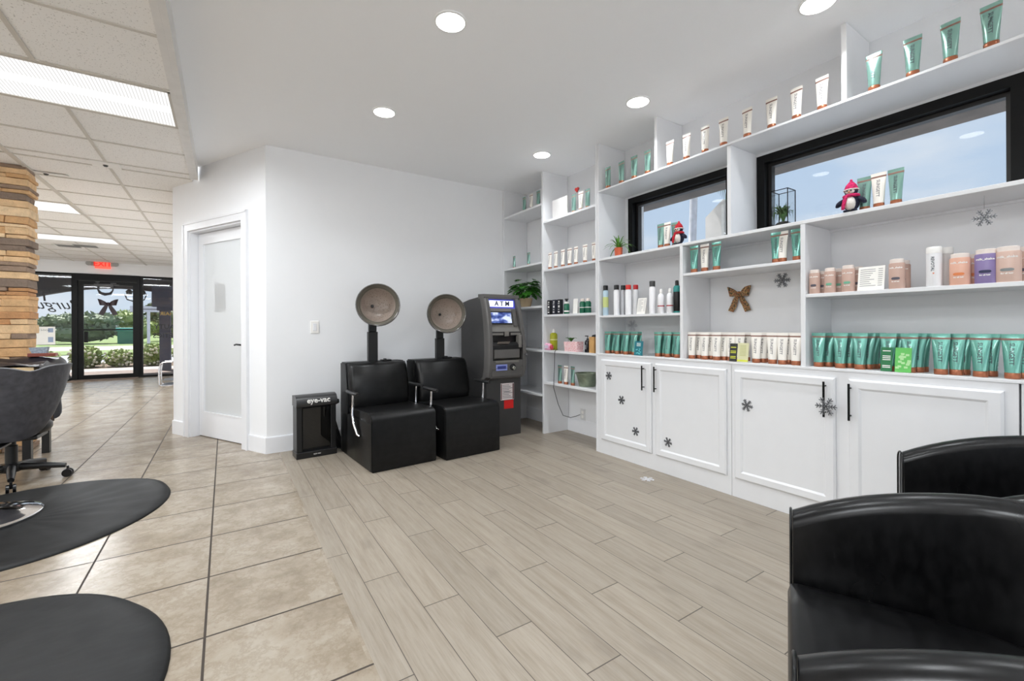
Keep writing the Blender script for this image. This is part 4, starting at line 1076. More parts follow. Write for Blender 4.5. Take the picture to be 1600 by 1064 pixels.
# ------------------------------------------------------------------ product tubes
TH = .19
def body_r(z):
    """half depth (x) and half width (y) of a squeeze tube at height z"""
    u = (z - .026) / (.178 - .026); u = max(0, min(1, u))
    return .0185 * (1 - u ** 1.7) + .0012, .0235 + .0105 * u ** 1.1
def make_tube(kind):
    cols = {'green': ((104, 176, 160), 'green tube'), 'white': ((240, 236, 228), 'white tube'), 'dark': ((64, 140, 122), 'teal tube')}
    m = {'green': mat('mint tube', (140, 182, 170), .26, metal=.5, coat=.4, var=.03), 'white': mat('cream tube', (240, 236, 228), .3, coat=.3, var=.02), 'dark': mat('teal tube plastic', (108, 172, 158), .24, metal=.45, coat=.5, var=.03)}[kind]
    t = thing('squeeze_tube', 'x', 'tube')
    G().lathe([(.95, 0), (1, .002), (1, .024), (.9, .027)], seg=24, sx=.0195, sy=.0245).done('cap', COPPER, t, smooth=40)
    g = G(); rings = []; seg = 28
    for z in (.0255, .035, .06, .085, .11, .13, .15, .165, .178, .190):
        rx, ry = body_r(z)
        rings.append([Vector((math.cos(2 * math.pi * k / seg) * rx, math.sin(2 * math.pi * k / seg) * ry * (1.0 if z < .185 else 1.0), z)) for k in range(seg)])
    g.loft(rings).done('tube_body', m, t, smooth=50)
    g = G(); rings = []
    for z in (.1635, .1725):
        rx, ry = body_r(z); rings.append([Vector((math.cos(2 * math.pi * k / seg) * (rx + .0006), math.sin(2 * math.pi * k / seg) * (ry + .0006), z)) for k in range(seg)])
    g.loft(rings, False, False).done('band', BANDM, t)
    def onto(c):
        z = .152 - c.x; y = -c.y; rx, ry = body_r(z); q = max(0, 1 - (y / ry) ** 2) ** .5
        return (-(rx * q) - .0007, y, z)
    g = text_g('SUNGETT', .021, 0, 'LEFT', bold=.0004, spacing=1.02); xf(g, onto).done('lettering', INK if kind != 'white' else INKL, t, fixn=False)
    return t
TUBES = {k: make_tube(k) for k in ('green', 'white', 'dark')}
USED = set()
def tube(kind, x, y, z, label, group, rz=0, s=1.0):
    src = TUBES[kind]; sc = (s, s, s)
    if kind not in USED:
        USED.add(kind); src.location = (x, y, z); src.rotation_euler = (0, 0, rz); src.scale = sc; src['label'] = label; src['group'] = group; return src
    return dup(src, (x, y, z), rz, label, group, sc)
CN = {'green': 'mint green', 'white': 'white', 'dark': 'teal'}
def face(x, y): return 0.0
E0 = .0008
# top shelf rows
def row(items, X, z, where, group, s=1.0, turn=0.0):
    n = len(items)
    for i, (px, kind) in enumerate(items):
        y = onx(px, X)
        tube(kind, X, y, z + E0, '%s tube, %s in the row %s' % (CN[kind], ordn(i, n), where), group, turn + rnd.uniform(-.08, .08), s)
row([(951, 'green'), (972, 'green'), (992, 'green'), (1013, 'green')], 2.80, ZT, 'of the left group on top', 'mint tubes at the left end of the top shelf')
row([(px, 'white') for px in (1048, 1074, 1103, 1132, 1169, 1207, 1246, 1286)], 2.80, ZT, 'between the two top shelf fins', 'white tubes on the top shelf')
row([(px, 'green') for px in (1367.5, 1428, 1487, 1551)], 2.80, ZT, 'of the right group on top', 'mint tubes at the right end of the top shelf', 1.03)
# bookcase bays
row([(820, 'green'), (831, 'white'), (842, 'green')], 2.83, AZ[0], 'topmost in the left bookcase bay', 'tubes high in the left bookcase bay', .9)
row([(804, 'green'), (826.5, 'green')], 2.84, AZ[1], 'above the leafy plant', 'tubes above the leafy plant', .78)
row([(897.5, 'green'), (908.5, 'white'), (919, 'green')], 2.83, BZ[0], 'beside the white booklet', 'tubes beside the white booklet', .98)
row([(px, 'white') for px in (859.8, 869, 880, 890.5, 900.5, 914.5, 929)], 2.82, BZ[1], 'of white tubes in the bookcase', 'white tubes on the second bookcase shelf', .92)
row([(874.5, 'green'), (884, 'white'), (894.5, 'green')], 2.82, BZ[4], 'on the low shelf beside the metal tub', 'tubes on the low bookcase shelf', .96)
# ledge by the windows
row([(1033, 'green'), (1043, 'white')], 2.82, ZL, 'before the smaller high window', 'tubes on the ledge before the smaller window', 1.0)
row([(1055.5, 'green')], 2.87, ZL, 'standing behind the red-capped penguin', 'tube behind the small penguin', 1.0)
tube('green', 2.84, onx(1352, 2.84), ZL + E0, 'mint green squeeze tube right behind the pink-capped penguin on the ledge', 'tubes on the ledge before the large window', 0, .96)
tube('white', 2.82, onx(1374, 2.82), ZL + E0, 'white squeeze tube between two green ones on the ledge before the large window', 'tubes on the ledge before the large window', 0, .96)
tube('green', 2.82, onx(1401, 2.82), ZL + E0, 'mint green squeeze tube farthest right on the ledge before the large window', 'tubes on the ledge before the large window', 0, .96)
# bay D upper shelf
row([(1085, 'dark'), (1101.5, 'white'), (1120, 'dark')], 2.80, ZDs, 'above and left of the plaid bow', 'tubes on the shelf above the plaid bow')
row([(1213.5, 'dark'), (1223, 'white'), (1246, 'dark')], 2.81, ZDs, 'above the wall snowflake', 'tubes at the right of the shelf above the bow', .98)
tubes_c = [(949.5, 'dark', 0), (957, 'dark', 1), (964, 'dark', 0), (971, 'dark', 1), (978, 'dark', 0), (983.5, 'dark', 1), (991, 'dark', 0), (998, 'dark', 1), (1028, 'dark', 0), (1035.5, 'dark', 1), (1043, 'dark', 0), (1050, 'dark', 1), (1057.5, 'dark', 0)]
tubes_d = [(1081, 0), (1092, 1), (1101, 0), (1110.5, 1), (1119.5, 0), (1131, 1), (1142, 1), (1156, 1), (1166, 2), (1181.5, 0), (1191.5, 1), (1200, 2), (1207, 0), (1222.5, 0), (1231.5, 1), (1243.5, 0)]
tubes_e = [(1279, 0), (1294, 1), (1304, 2), (1313, 0), (1327, 1), (1336, 2), (1343.5, 0), (1356, 1), (1363.5, 2), (1373, 3), (1388, 0), (1400, 1), (1421, 0), (1434, 1), (1441, 2), (1470, 0), (1494, .4), (1505, 1.2), (1532, 0), (1547, 1.2), (1582, 0), (1598, 1.1)]
def counter_rows(items, where, group, X0=2.815, dx=.045):
    fr = [i for i in items if i[-1] < .5]; bk = [i for i in items if i[-1] >= .5]
    for L_, nm in ((fr, 'front'), (bk, 'rear')):
        for i, it in enumerate(L_):
            X = X0 + dx * it[-1]; kind = it[1] if len(it) == 3 else None
            kind = kind or ('white' if 'cream' in group else 'dark')
            tube(kind, X, onx(it[0], X, 550), ZC + E0, '%s tube, %s in the %s rank %s' % (CN[kind], ordn(i, len(L_)).replace(' from left', ' along') , nm, where), group, rnd.uniform(-.06, .06))
counter_rows(tubes_c, 'under the spray cans', 'teal tubes on the counter under the hairspray shelf')
counter_rows(tubes_d, 'under the plaid bow', 'cream tubes on the counter under the plaid bow')
counter_rows(tubes_e, 'under the peach bottles', 'teal tubes on the counter under the peach bottles')

# ------------------------------------------------------------------ bottles
def bottle(name, label, cat, x, y, z, parts, group=None, rz=0):
    """parts: (part name, [(r,z)...], material, sx, sy)"""
    t = thing(name, label, cat, (x, y, z + E0), rz, group)
    for nm, prof, m, sx, sy in parts:
        G().lathe(prof, seg=24, sx=sx, sy=sy).done(nm, m, t, smooth=45)
    return t
def side_text(t, s, size, r, z, m, vertical=True, sx=1, sy=1, name='lettering', yo=0):
    def onto(c):
        if vertical: zz = z - c.x; y = -c.y
        else: zz = z + c.y; y = -c.x
        y += yo
        q = max(0, 1 - (y / (r * sy)) ** 2) ** .5
        return (-(r * sx * q) - .0006, y, zz)
    xf(text_g(s, size, 0, 'CENTER', bold=.0004), onto).done(name, m, t, fixn=False)
def sized(px, X, top, bot, zbase):
    """height from pixel extent"""
    return pt(px, top, 0, X).z - pt(px, bot, 0, X).z
BLK = BLKCAP; XS = 2.80
SILV = mat('silver grey plastic', (176, 178, 182), .3, metal=.3)
PEACH = mat('peach bottle', (222, 172, 150), .35); ROSE = mat('rose beige bottle', (196, 164, 150), .35); PURPB = mat('lavender bottle', (134, 118, 164), .35); FCAP = mat('frosted cap', (236, 224, 216), .35)
def spray(px, h, r, bodym, capm, label, cap_h=.035, X=XS, txt=None, band=None, grp='hair spray cans on the middle shelf'):
    y = onx(px, X); 
    t = bottle('spray_can', label, 'spray can', X, y, ZCs, [('can', [(r, 0), (r, h - cap_h - .012), (r * .8, h - cap_h), (r * .8, h - cap_h + .002)], bodym, 1, 1), ('cap', [(r * .86, h - cap_h + .0021), (r * .9, h - .004), (r * .8, h)], capm, 1, 1)], grp)
    if band: G().lathe([(r + .0006, band[0]), (r + .0006, band[1])], seg=24).done('label_band', band[2], t, smooth=45)
    if txt: side_text(t, txt, .014, r, h * .45, INKL)
    return t
lb = mat('pale blue can', (176, 200, 214), .3); WC = mat('white can', (236, 236, 238), .3, var=.01); RED = mat('red cap', (206, 52, 44), .35)
spray(946.5, .262, .024, lb, BLK, 'pale blue spray can with a black cap at the left end of the middle shelf', .045, band=(.07, .16, mat('yellow green label', (196, 206, 130), .4)))
spray(963.5, .255, .024, WC, BLK, 'white spray can with black cap standing in front beside the pale blue one', .042)
spray(974, .252, .022, SILV, BLK, 'grey spray can with black cap squeezed left of the red capped can', .042, X=2.84)
spray(982, .245, .025, WC, RED, 'white spray can with a bright red cap', .04)
spray(993.5, .243, .023, mat('light grey can', (205, 206, 208), .35), mat('deep red cap', (176, 34, 36), .35), 'light grey spray can with a dark red cap behind the price card', .04, X=2.83)
spray(1019.5, .255, .025, WC, GRYPL, 'tall white spray can with a dark grey cap right of the price card', .046)
REDI = mat('red print', (170, 50, 56), .5)
for px, lab, X in ((1033, 'white round-shouldered lotion bottle with red print, left of the two', 2.80), (1047, 'white round-shouldered lotion bottle with red print, right of the two', 2.80)):
    t = bottle('lotion_bottle', lab, 'bottle', X, onx(px, X), ZCs, [('bottle_body', [(.022, 0), (.025, .005), (.025, .12), (.021, .14), (.010, .152)], WC, 1, 1), ('cap', [(.011, .152), (.011, .178), (.006, .186)], WPLAS, 1, 1)], 'white lotion bottles with red print')
    G().lathe([(.0256, .052), (.0256, .060)], seg=24).done('print', REDI, t)
t = bottle('mousse_bottle', 'black bottle with a teal collar at the right end of the middle shelf', 'bottle', 2.80, onx(1058, 2.80), ZCs, [('bottle_body', [(.024, 0), (.026, .004), (.026, .155)], BLK, 1, 1), ('collar', [(.0262, .1551), (.0262, .185), (.02, .20)], mat('teal plastic', (40, 134, 130), .35), 1, 1), ('cap', [(.014, .2001), (.013, .235), (.009, .24)], BLK, 1, 1)])
G().lathe([(.0266, 0.001), (.0266, .012)], seg=24).done('foot_band', mat('teal plastic', (40, 134, 130)), t)
def card(name, label, cat, X, px, zb, wdt, hgt, m, lean=.18, rz=0, th=.003, lines=0, extra=None, linem=None):
    t = thing(name, label, cat, (X, onx(px, X), zb + .001), rz)
    sl = math.sin(lean); cl = math.cos(lean)
    def T(g): return xf(g, lambda c: (c.x * cl + c.z * sl, c.y, c.z * cl - c.x * sl + .001))
    T(G().box(0, th, -wdt / 2, wdt / 2, 0, hgt)).done('card', m, t)
    if lines:
        g = G(); rn = random.Random(px)
        for k in range(lines):
            zz = hgt * (.88 - .78 * k / lines); a = wdt * .42; b_ = a - wdt * rn.uniform(.35, .62)
            g.box(-.0006, -.0001, b_, a, zz - .0015, zz + .001); g.box(-.0006, -.0001, -a, -a + wdt * .16, zz - .0015, zz + .001)
        T(g).done('print', linem or INKL, t)
    if extra: extra(t, T)
    if name == 'leaflet': return t
    g = G(); g.prism([(hgt * sl * .9 + th + .001, hgt * cl * .85), (hgt * sl + .045 + th, 0), (hgt * sl * 0 + th + .006, 0.0)], 1, -wdt * .3, -wdt * .3 + .002) if hgt > .05 else None
    g.done('strut', CARD, t)
    return t
card('price_card', 'small white price card between the red capped can and the grey capped can', 'card', 2.785, 1001, ZCs, .085, .13, CARD, lines=9)
# peach bottle shelf
def milk(px, h, r, m, label, txtm, oval, X=2.80, sy=1.15):
    t = bottle('shampoo_bottle', label, 'bottle', X, onx(px, X, 430), ZEs, [('bottle_body', [(r * .96, 0), (r, .004), (r, h * .83), (r * .92, h * .86)], m, .8, sy), ('cap', [(r * .86, h * .8601), (r * .88, h * .98), (r * .7, h)], FCAP, .8, sy)], 'salon bottles on the shelf above the teal tubes')
    side_text(t, 'milk_shake', r * .40, r, h * .70, WPLAS, False, .8, sy)
    g = G(); top_ = []; bot_ = []
    for k in range(17):
        u = -1 + k / 8; y = r * .62 * u; hz = .0065 * max(.001, 1 - u ** 4) ** .5
        x = -(r * .8 * max(0, 1 - (y / (r * sy)) ** 2) ** .5) - .0007
        top_.append(g.b.verts.new((x, y, h * .34 + hz))); bot_.append(g.b.verts.new((x, y, h * .34 - hz)))
    for k in range(16): g.b.faces.new((bot_[k], bot_[k + 1], top_[k + 1], top_[k]))
    g.done('label_oval', oval, t, fixn=False)
    side_text(t, 'for all hair', r * .26, r, h * .24, WPLAS, False, .8, sy, 'small_print')
    return t
DKO = mat('slate label', (82, 80, 92), .5); GRO = mat('mint label', (110, 176, 146), .5); ORO = mat('orange label', (222, 130, 76), .5); NVO = mat('navy label', (40, 42, 78), .5); GYO = mat('grey label', (134, 138, 138), .5)
milk(1273, .135, .024, ROSE, 'rose beige bottle with slate label at the far left of the peach bottle shelf', None, DKO)
milk(1285, .13, .022, ROSE, 'rose beige bottle in the rear rank behind the leftmost one', None, DKO, 2.86)
milk(1297, .137, .024, ROSE, 'rose beige bottle with mint label, left of the two in front', None, GRO)
milk(1311.5, .137, .024, ROSE, 'rose beige bottle with mint label in the rear between the two front ones', None, GRO, 2.87)
milk(1325.5, .142, .026, ROSE, 'rose beige bottle with mint label, left of the price card', None, GRO)
milk(1340, .137, .024, ROSE, 'rose beige bottle half hidden behind the price card', None, DKO, 2.87)
milk(1401.5, .148, .028, ROSE, 'single rose beige bottle with slate label standing right of the price card', None, DKO)
milk(1411, .145, .026, ROSE, 'rose beige bottle directly behind the single one right of the price card', None, DKO, 2.87)
milk(1500, .143, .031, PEACH, 'peach bottle with orange label beside the tall white bottle', None, ORO)
milk(1519, .142, .030, PEACH, 'peach bottle with orange label in the rear beside the purple one', None, ORO, 2.88)
milk(1541, .150, .032, PURPB, 'purple bottle with navy label', None, NVO)
milk(1575.5, .152, .034, mat('pale rose bottle', (208, 178, 164), .35), 'pale rose bottle with grey label right of the purple one', None, GYO)
milk(1602, .150, .032, ROSE, 'rose bottle cut off by the right edge of the photo', None, DKO, 2.86)
t = bottle('conditioner_bottle', 'tall white bottle with vertical lettering and an orange dot', 'bottle', 2.80, onx(1459.5, 2.80, 430), ZEs, [('bottle_body', [(.026, 0), (.027, .003), (.027, .155)], WC, .9, 1.05), ('cap', [(.027, .1555), (.027, .182), (.024, .186)], WPLAS, .9, 1.05)])
side_text(t, 'REVOTAL', .016, .027, .105, INK, True, .9, 1.05); G().box(-.0255, -.0245, -.006, -.001, .058, .064).done('orange_dot', ORO, t)
bottle('conditioner_bottle', 'tall greyish white bottle standing behind the white one with vertical lettering', 'bottle', 2.87, onx(1477, 2.87, 430), ZEs, [('bottle_body', [(.026, 0), (.027, .003), (.027, .155)], mat('greyish white', (220, 216, 214), .3), .9, 1.05), ('cap', [(.027, .1555), (.027, .182), (.024, .186)], WPLAS, .9, 1.05)])
card('price_card', 'large white price card leaning between the rose beige bottles', 'card', 2.785, 1360, ZEs, .112, .125, CARD, lines=9)
# leaflets on the counter
def leaflet2(t, T, a, b_): pass
def ex_teal(t, T):
    rn = random.Random(4); g = G()
    for _ in range(12): 
        y = rn.uniform(-.03, .02); z = rn.uniform(.005, .05); g.box(-.0006, -.0001, y, y + .012, z, z + .008)
    T(g).done('picture', mat('aqua print', (110, 200, 206), .5), t)
    g = G()
    for z in (.075, .085, .095): g.box(-.0006, -.0001, -.02, .02, z, z + .004)
    T(g).done('print', WPLAS, t)
card('leaflet', 'teal folded leaflet standing before the teal tubes under the hairspray shelf', 'leaflet', 2.772, 996.5, ZC, .085, .115, mat('teal leaflet paper', (24, 112, 124), .5), extra=ex_teal, lean=.12)
def ex_yel(t, T):
    T(G().box(-.0006, -.0001, -.035, .035, 0.004, .014)).done('picture', mat('lime print', (196, 200, 84), .5), t)
    g = G()
    for k in range(8): g.box(-.0006, -.0001, -.02, .02, .04 + k * .009, .043 + k * .009)
    T(g).done('print', mat('olive print', (176, 180, 110), .5), t)
def ex_blk(t, T):
    g = G()
    for z in (.02, .03, .055, .065, .09): g.box(-.0006, -.0001, -.018, .018, z, z + .005)
    T(g).done('print', mat('lime print', (214, 220, 60), .5), t)
card('leaflet', 'black leaflet standing against the cream tubes under the plaid bow', 'leaflet', 2.772, 1144.5, ZC, .05, .118, mat('black leaflet paper', (44, 44, 42), .5), extra=ex_blk, lean=.12)
card('leaflet', 'pale yellow leaflet standing against the cream tubes under the plaid bow', 'leaflet', 2.7705, 1159.5, ZC, .07, .122, mat('yellow leaflet paper', (214, 212, 170), .5), extra=ex_yel, lean=.12)
def ex_grn(t, T):
    g = G()
    for z in (.056, .065, .074, .018, .026, .1): g.box(-.0006, -.0001, -.016, .016, z, z + .004)
    T(g).done('print', WPLAS, t)
def ex_grl(t, T):
    g = G(); rn = random.Random(9)
    for _ in range(14):
        y = rn.uniform(-.03, .02); z = rn.uniform(.01, .09); g.box(-.0006, -.0001, y, y + .014, z, z + .01)
    T(g).done('picture', mat('pale green print', (176, 222, 160), .5), t)
card('leaflet', 'dark green leaflet standing before the teal tubes under the peach bottles', 'leaflet', 2.772, 1384, ZC, .045, .12, mat('dark green leaflet paper', (30, 112, 66), .5), extra=ex_grn, lean=.12)
card('leaflet', 'bright green leaflet standing before the teal tubes under the peach bottles', 'leaflet', 2.7705, 1410, ZC, .062, .12, mat('bright green leaflet paper', (98, 190, 92), .5), extra=ex_grl, lean=.12)

# ------------------------------------------------------------------ bookcase contents
X = 2.83
t = thing('booklet', 'white textured booklet standing on the top shelf of the right bookcase bay', 'booklet', (X, onx(876, X), BZ[0] + .001))
G().box(-.006, .006, -.118, .118, 0, .20, .001).done('cover', mat('embossed white card', (204, 202, 200), .8, bump=.3, bscale=60), t)
t = thing('heart_pick', 'small red heart on a stick behind the white tube on the bookcase', 'ornament', (2.885, onx(902.5, 2.885), BZ[0] + .001))
G().tube([(0, 0, 0), (0, 0, .225)], .002).lathe([(.02, 0), (.02, .008)], seg=14).done('stick', WPLAS, t)
g = G(); hp = []
for k in range(24):
    a = 2 * math.pi * k / 24; hp.append((.0017 * 16 * math.sin(a) ** 3, .245 + .0017 * (13 * math.cos(a) - 5 * math.cos(2 * a) - 2 * math.cos(3 * a) - math.cos(4 * a))))
g.prism(hp, 0, -.006, .006).done('heart', mat('red enamel', (176, 36, 30), .35), t)
# leafy plant in tan pot
X = 2.90; py_ = onx(822, X)
t = thing('leafy_plant', 'bushy dark green leafy plant in a tan pot above the cash machine', 'potted plant', (X, py_, AZ[2] + .001))
G().lathe([(.055, 0), (.075, .10), (.08, .105), (.07, .10)], seg=24).done('pot', mat('tan pot', (196, 172, 140), .7), t, smooth=40)
rn = random.Random(21); g = G()
for k in range(150):
    a = rn.uniform(0, 6.283); el = rn.uniform(-.5, 1.2); r = rn.uniform(.08, .20)
    c = Vector((math.cos(a) * math.cos(el) * r * .8, math.sin(a) * math.cos(el) * r, .19 + math.sin(el) * r * .72))
    c.x = max(min(c.x, .11), -.19); c.y = max(min(c.y, .24), -.13)
    d = Vector((math.cos(a), math.sin(a), -.5 + el * .4)).normalized(); s_ = d.cross(Vector((0, 0, 1))).normalized(); nn = s_.cross(d)
    L_ = rn.uniform(.06, .09); W_ = L_ * .46
    pts_l = [c, c + d * L_ * .3 - s_ * W_ + nn * .004, c + d * L_ * .3 + nn * -.006, c + d * L_ * .3 + s_ * W_ + nn * .004, c + d * L_ * .7 - s_ * W_ * .6, c + d * L_ * .7 - nn * .008, c + d * L_ * .7 + s_ * W_ * .6, c + d * L_ - nn * .012]
    vv = [g.b.verts.new(q) for q in pts_l]
    for f in ((0, 2, 1), (0, 3, 2), (1, 2, 5, 4), (2, 3, 6, 5), (4, 5, 7), (5, 6, 7)): g.b.faces.new([vv[i] for i in f])
lf = NG('glossy leaf'); lf.col(lf.ramp(lf.noise(lf.obj(), 22, 3), [(.3, s2l((24, 62, 22))), (.7, s2l((70, 140, 44)))])); lf.p.inputs['Roughness'].default_value = .3
g.done('foliage', lf.m, t, fixn=False)
g = G()
for k in range(14):
    a = k * .45; g.tube([(0, 0, .09), (math.cos(a) * .04, math.sin(a) * .04, .16), (math.cos(a) * .09, math.sin(a) * .10, .20)], .0025, 5)
g.done('stem', LEAF, t)
# middle shelf small goods
Z3 = BZ[2]
def sbox(name, label, cat, px, X, z, wy_, dx, h, m, pr=None, grp=None):
    t = thing(name, label, cat, (X, onx(px, X), z + .001), 0, grp)
    G().box(-dx / 2, dx / 2, -wy_ / 2, wy_ / 2, 0, h, .001).done('carton', m, t)
    if pr:
        g = G()
        for (a, b, c, d) in pr: g.box(-dx / 2 - .0006, -dx / 2 - .0001, a * wy_, b * wy_, c * h, d * h)
        g.done('print', WPLAS, t)
    return t
NB = mat('black carton', (26, 28, 32), .4)
for px, lab, m in ((859.5, 'black product carton, left of three beside the divider', NB), (867.5, 'dark navy product carton in the middle of three', mat('navy carton', (38, 42, 56), .4)), (875.5, 'black product carton, right of three', NB)):
    sbox('product_carton', lab, 'carton', px, 2.81, Z3, .042, .04, .148, m, [(-.3, .3, .12, .2), (-.25, .25, .3, .34), (-.35, .2, .45, .6), (-.3, .3, .7, .74), (-.3, .1, .8, .9)], 'dark cartons on the third bookcase shelf')
GRB = mat('dark green bottle', (22, 96, 70), .25)
t = bottle('treatment_bottle', 'dark green bottle with black and white cap left of the white card', 'bottle', 2.81, onx(885.5, 2.81), Z3, [('bottle_body', [(.026, 0), (.028, .004), (.028, .09), (.022, .10)], GRB, 1, 1), ('cap', [(.024, .1001), (.024, .12)], WPLAS, 1, 1), ('pump', [(.012, .1201), (.012, .138), (.02, .14), (.02, .148)], BLKCAP, 1, 1)])
G().lathe([(.0286, .02), (.0286, .032)], seg=24).done('print', WPLAS, t)
card('price_card', 'small white card on the third bookcase shelf between green bottles', 'card', 2.80, 898.5, Z3, .062, .14, CARD, lean=.06)
for px, lab, X in ((910.5, 'round dark green bottle with white cap, left of two', 2.81), (919, 'round dark green bottle with white cap, right of two', 2.82)):
    t = bottle('treatment_bottle', lab, 'bottle', X, onx(px, X), Z3, [('bottle_body', [(.026, 0), (.029, .005), (.029, .095), (.02, .11)], GRB, 1, 1), ('cap', [(.02, .1101), (.02, .132), (.015, .136)], FCAP, 1, 1)], 'round green bottles with white caps')
    G().lathe([(.0296, .05), (.0296, .056)], seg=24).done('print', WPLAS, t)
# fourth shelf
Z4 = BZ[3]
t = bottle('oil_bottle', 'yellow green bottle with a clear conical cap behind the pink alarm clock', 'bottle', 2.885, onx(865, 2.885), Z4, [('bottle_body', [(.036, 0), (.039, .005), (.039, .15), (.036, .165), (.02, .178)], mat('yellow green liquid', (176, 178, 34), .25), 1, 1), ('cap', [(.018, .1781), (.014, .20), (.005, .218)], WPLAS, 1, 1)])
G().lathe([(.0396, .10), (.0396, .112)], seg=24).done('print', mat('pale yellow print', (226, 226, 150), .4), t)
pk = mat('pink translucent plastic', (240, 176, 206), .3)
t = thing('pink_clock', 'rounded pink bedside clock on the fourth bookcase shelf with a black cord', 'clock', (2.80, onx(856.5, 2.80), Z4 + .001))
def pillow(g, dx, wy_, h, c=(0, 0, 0)):
    return g.box(c[0] - dx / 2, c[0] + dx / 2, c[1] - wy_ / 2, c[1] + wy_ / 2, c[2], c[2] + h, min(dx, wy_, h) * .42, 5)
pillow(G(), .05, .085, .07).done('case', pk, t, smooth=60)
G().box(-.0285, -.0255, -.028, .028, .018, .052, .002).done('face_panel', mat('pale lilac face', (232, 220, 236), .3), t)
G().ball((.0, -.055, .03), .02, .018, .028).done('side_knob', mat('red bead', (188, 66, 78), .35), t, smooth=60)
p0 = Vector((2.762, onx(867, 2.762), Z4 - .002))
yo_ = 3.436
_c = (G().tube([(2.80, p0.y + .0, Z4 + .012), (2.775, p0.y, Z4 + .010), (2.758, p0.y, Z4 - .01), (2.756, p0.y + .003, .70), (2.757, p0.y + .02, .50), (2.80, p0.y - .0, .33), (2.90, 3.50, .20), (3.0, 3.50, .165), (3.05, 3.47, .18), (3.088, 3.450, .195)], .003, 8).done('power_cable', BLKCAP, smooth=60)); bpy.context.view_layer.update(); _c.parent = t; _c.matrix_parent_inverse = t.matrix_world.inverted()
t = thing('wall_outlet', 'white wall outlet plate low behind the bookcase', 'outlet', (XW, 3.42, .20))
G().box(-.006, 0, -.036, .036, -.058, .058, .002).done('wall_plate', mat('ivory plate', (214, 214, 214), .4), t)
G().box(-.009, -.006, -.016, .016, .008, .036, .002).box(-.009, -.006, -.016, .016, -.036, -.008, .002).done('socket', WPLAS, t)
# pink mosaic planter with succulent
X = 2.82; yy = onx(896, X)
t = thing('pink_planter', 'pink mosaic planter box with a small green sprig on the fourth bookcase shelf', 'planter', (X, yy, Z4 + .001))
mo = NG('pink mosaic'); v = mo.n('TexVoronoi'); v.inputs['Scale'].default_value = 70; mo.lk(mo.obj(), v.inputs[0]); mo.col(mo.mix(mo.ramp(v.outputs['Distance'], [(.1, (0, 0, 0)), (.5, (1, 1, 1))]), s2l((226, 130, 142)), s2l((248, 214, 214)))); mo.p.inputs['Roughness'].default_value = .35
g = G(); g.prism([(-.09, 0), (.085, 0), (.10, .093), (-.10, .097)], 0, -.04, .04); g.done('box', mo.m, t)
g = G(); rn = random.Random(6)
for k in range(9):
    a = k * .72; d = Vector((math.cos(a) * .5, math.sin(a), 0)); c = Vector((0, .035, .096))
    g.strip([c, c + d * .03 + Vector((0, 0, .03)), c + d * .062 + Vector((0, 0, .036)), c + d * .075 + Vector((0, 0, .03))], [.012, .024, .018, .002], d.cross(Vector((0, 0, 1))), .001)
g.done('foliage', LEAF, t)
t = bottle('pump_bottle', 'small black pump bottle beside the pink planter', 'bottle', 2.81, onx(918, 2.81), Z4, [('bottle_body', [(.026, 0), (.028, .004), (.028, .095), (.022, .11), (.011, .118)], mat('black glossy bottle', (22, 22, 30), .15), 1, 1), ('pump', [(.011, .1181), (.011, .13), (.004, .132), (.004, .15)], GRYPL, 1, 1)])
G().box(-.03, .006, -.006, .006, .148, .156, .002).done('spout', GRYPL, t)
G().box(-.0295, -.0285, -.012, .006, .03, .07).done('label', INKL, t)
t = thing('wooden_caddy', 'small tan wooden caddy box beside the black pump bottle on the bookcase', 'caddy', (2.815, onx(928.5, 2.815), Z4 + .001))
g = G(); w2 = .032; g.box(-.035, .035, -w2, w2, .0, .008).box(-.035, -.029, -w2, w2, .008, .145).box(.029, .035, -w2, w2, .008, .145).box(-.029, .029, -w2, -w2 + .006, .008, .145).box(-.029, .029, w2 - .006, w2, .008, .145)
g.done('box', mat('tan wood', (200, 156, 98), .6, var=.12, scale=20), t)
G().ball((-.0, .008, .145), .018, .02, .02).ball((-.0, -.01, .15), .014, .012, .018).done('dark_ornament', BLKCAP, t, smooth=60)
# metal tub
t = thing('metal_tub', 'round ribbed sage green metal tub on the low bookcase shelf', 'tub', (2.90, onx(917, 2.90), BZ[4] + .001))
g = G().lathe([(.078, 0), (.084, .03), (.095, .08), (.108, .118), (.113, .122), (.108, .124), (.10, .112), (.08, .02), (.074, .008)], seg=48, cap1=True)
g.done('tub_wall', mat('sage galvanised metal', (132, 142, 122), .4, metal=.5, var=.15, scale=30), t, smooth=40)
G().tube([(math.cos(a_) * .112, math.sin(a_) * .112, .122) for a_ in [2 * math.pi * k / 40 for k in range(40)]], .004, 6, True).done('rolled_rim', mat('sage galvanised metal', (0, 0, 0)), t, smooth=60)

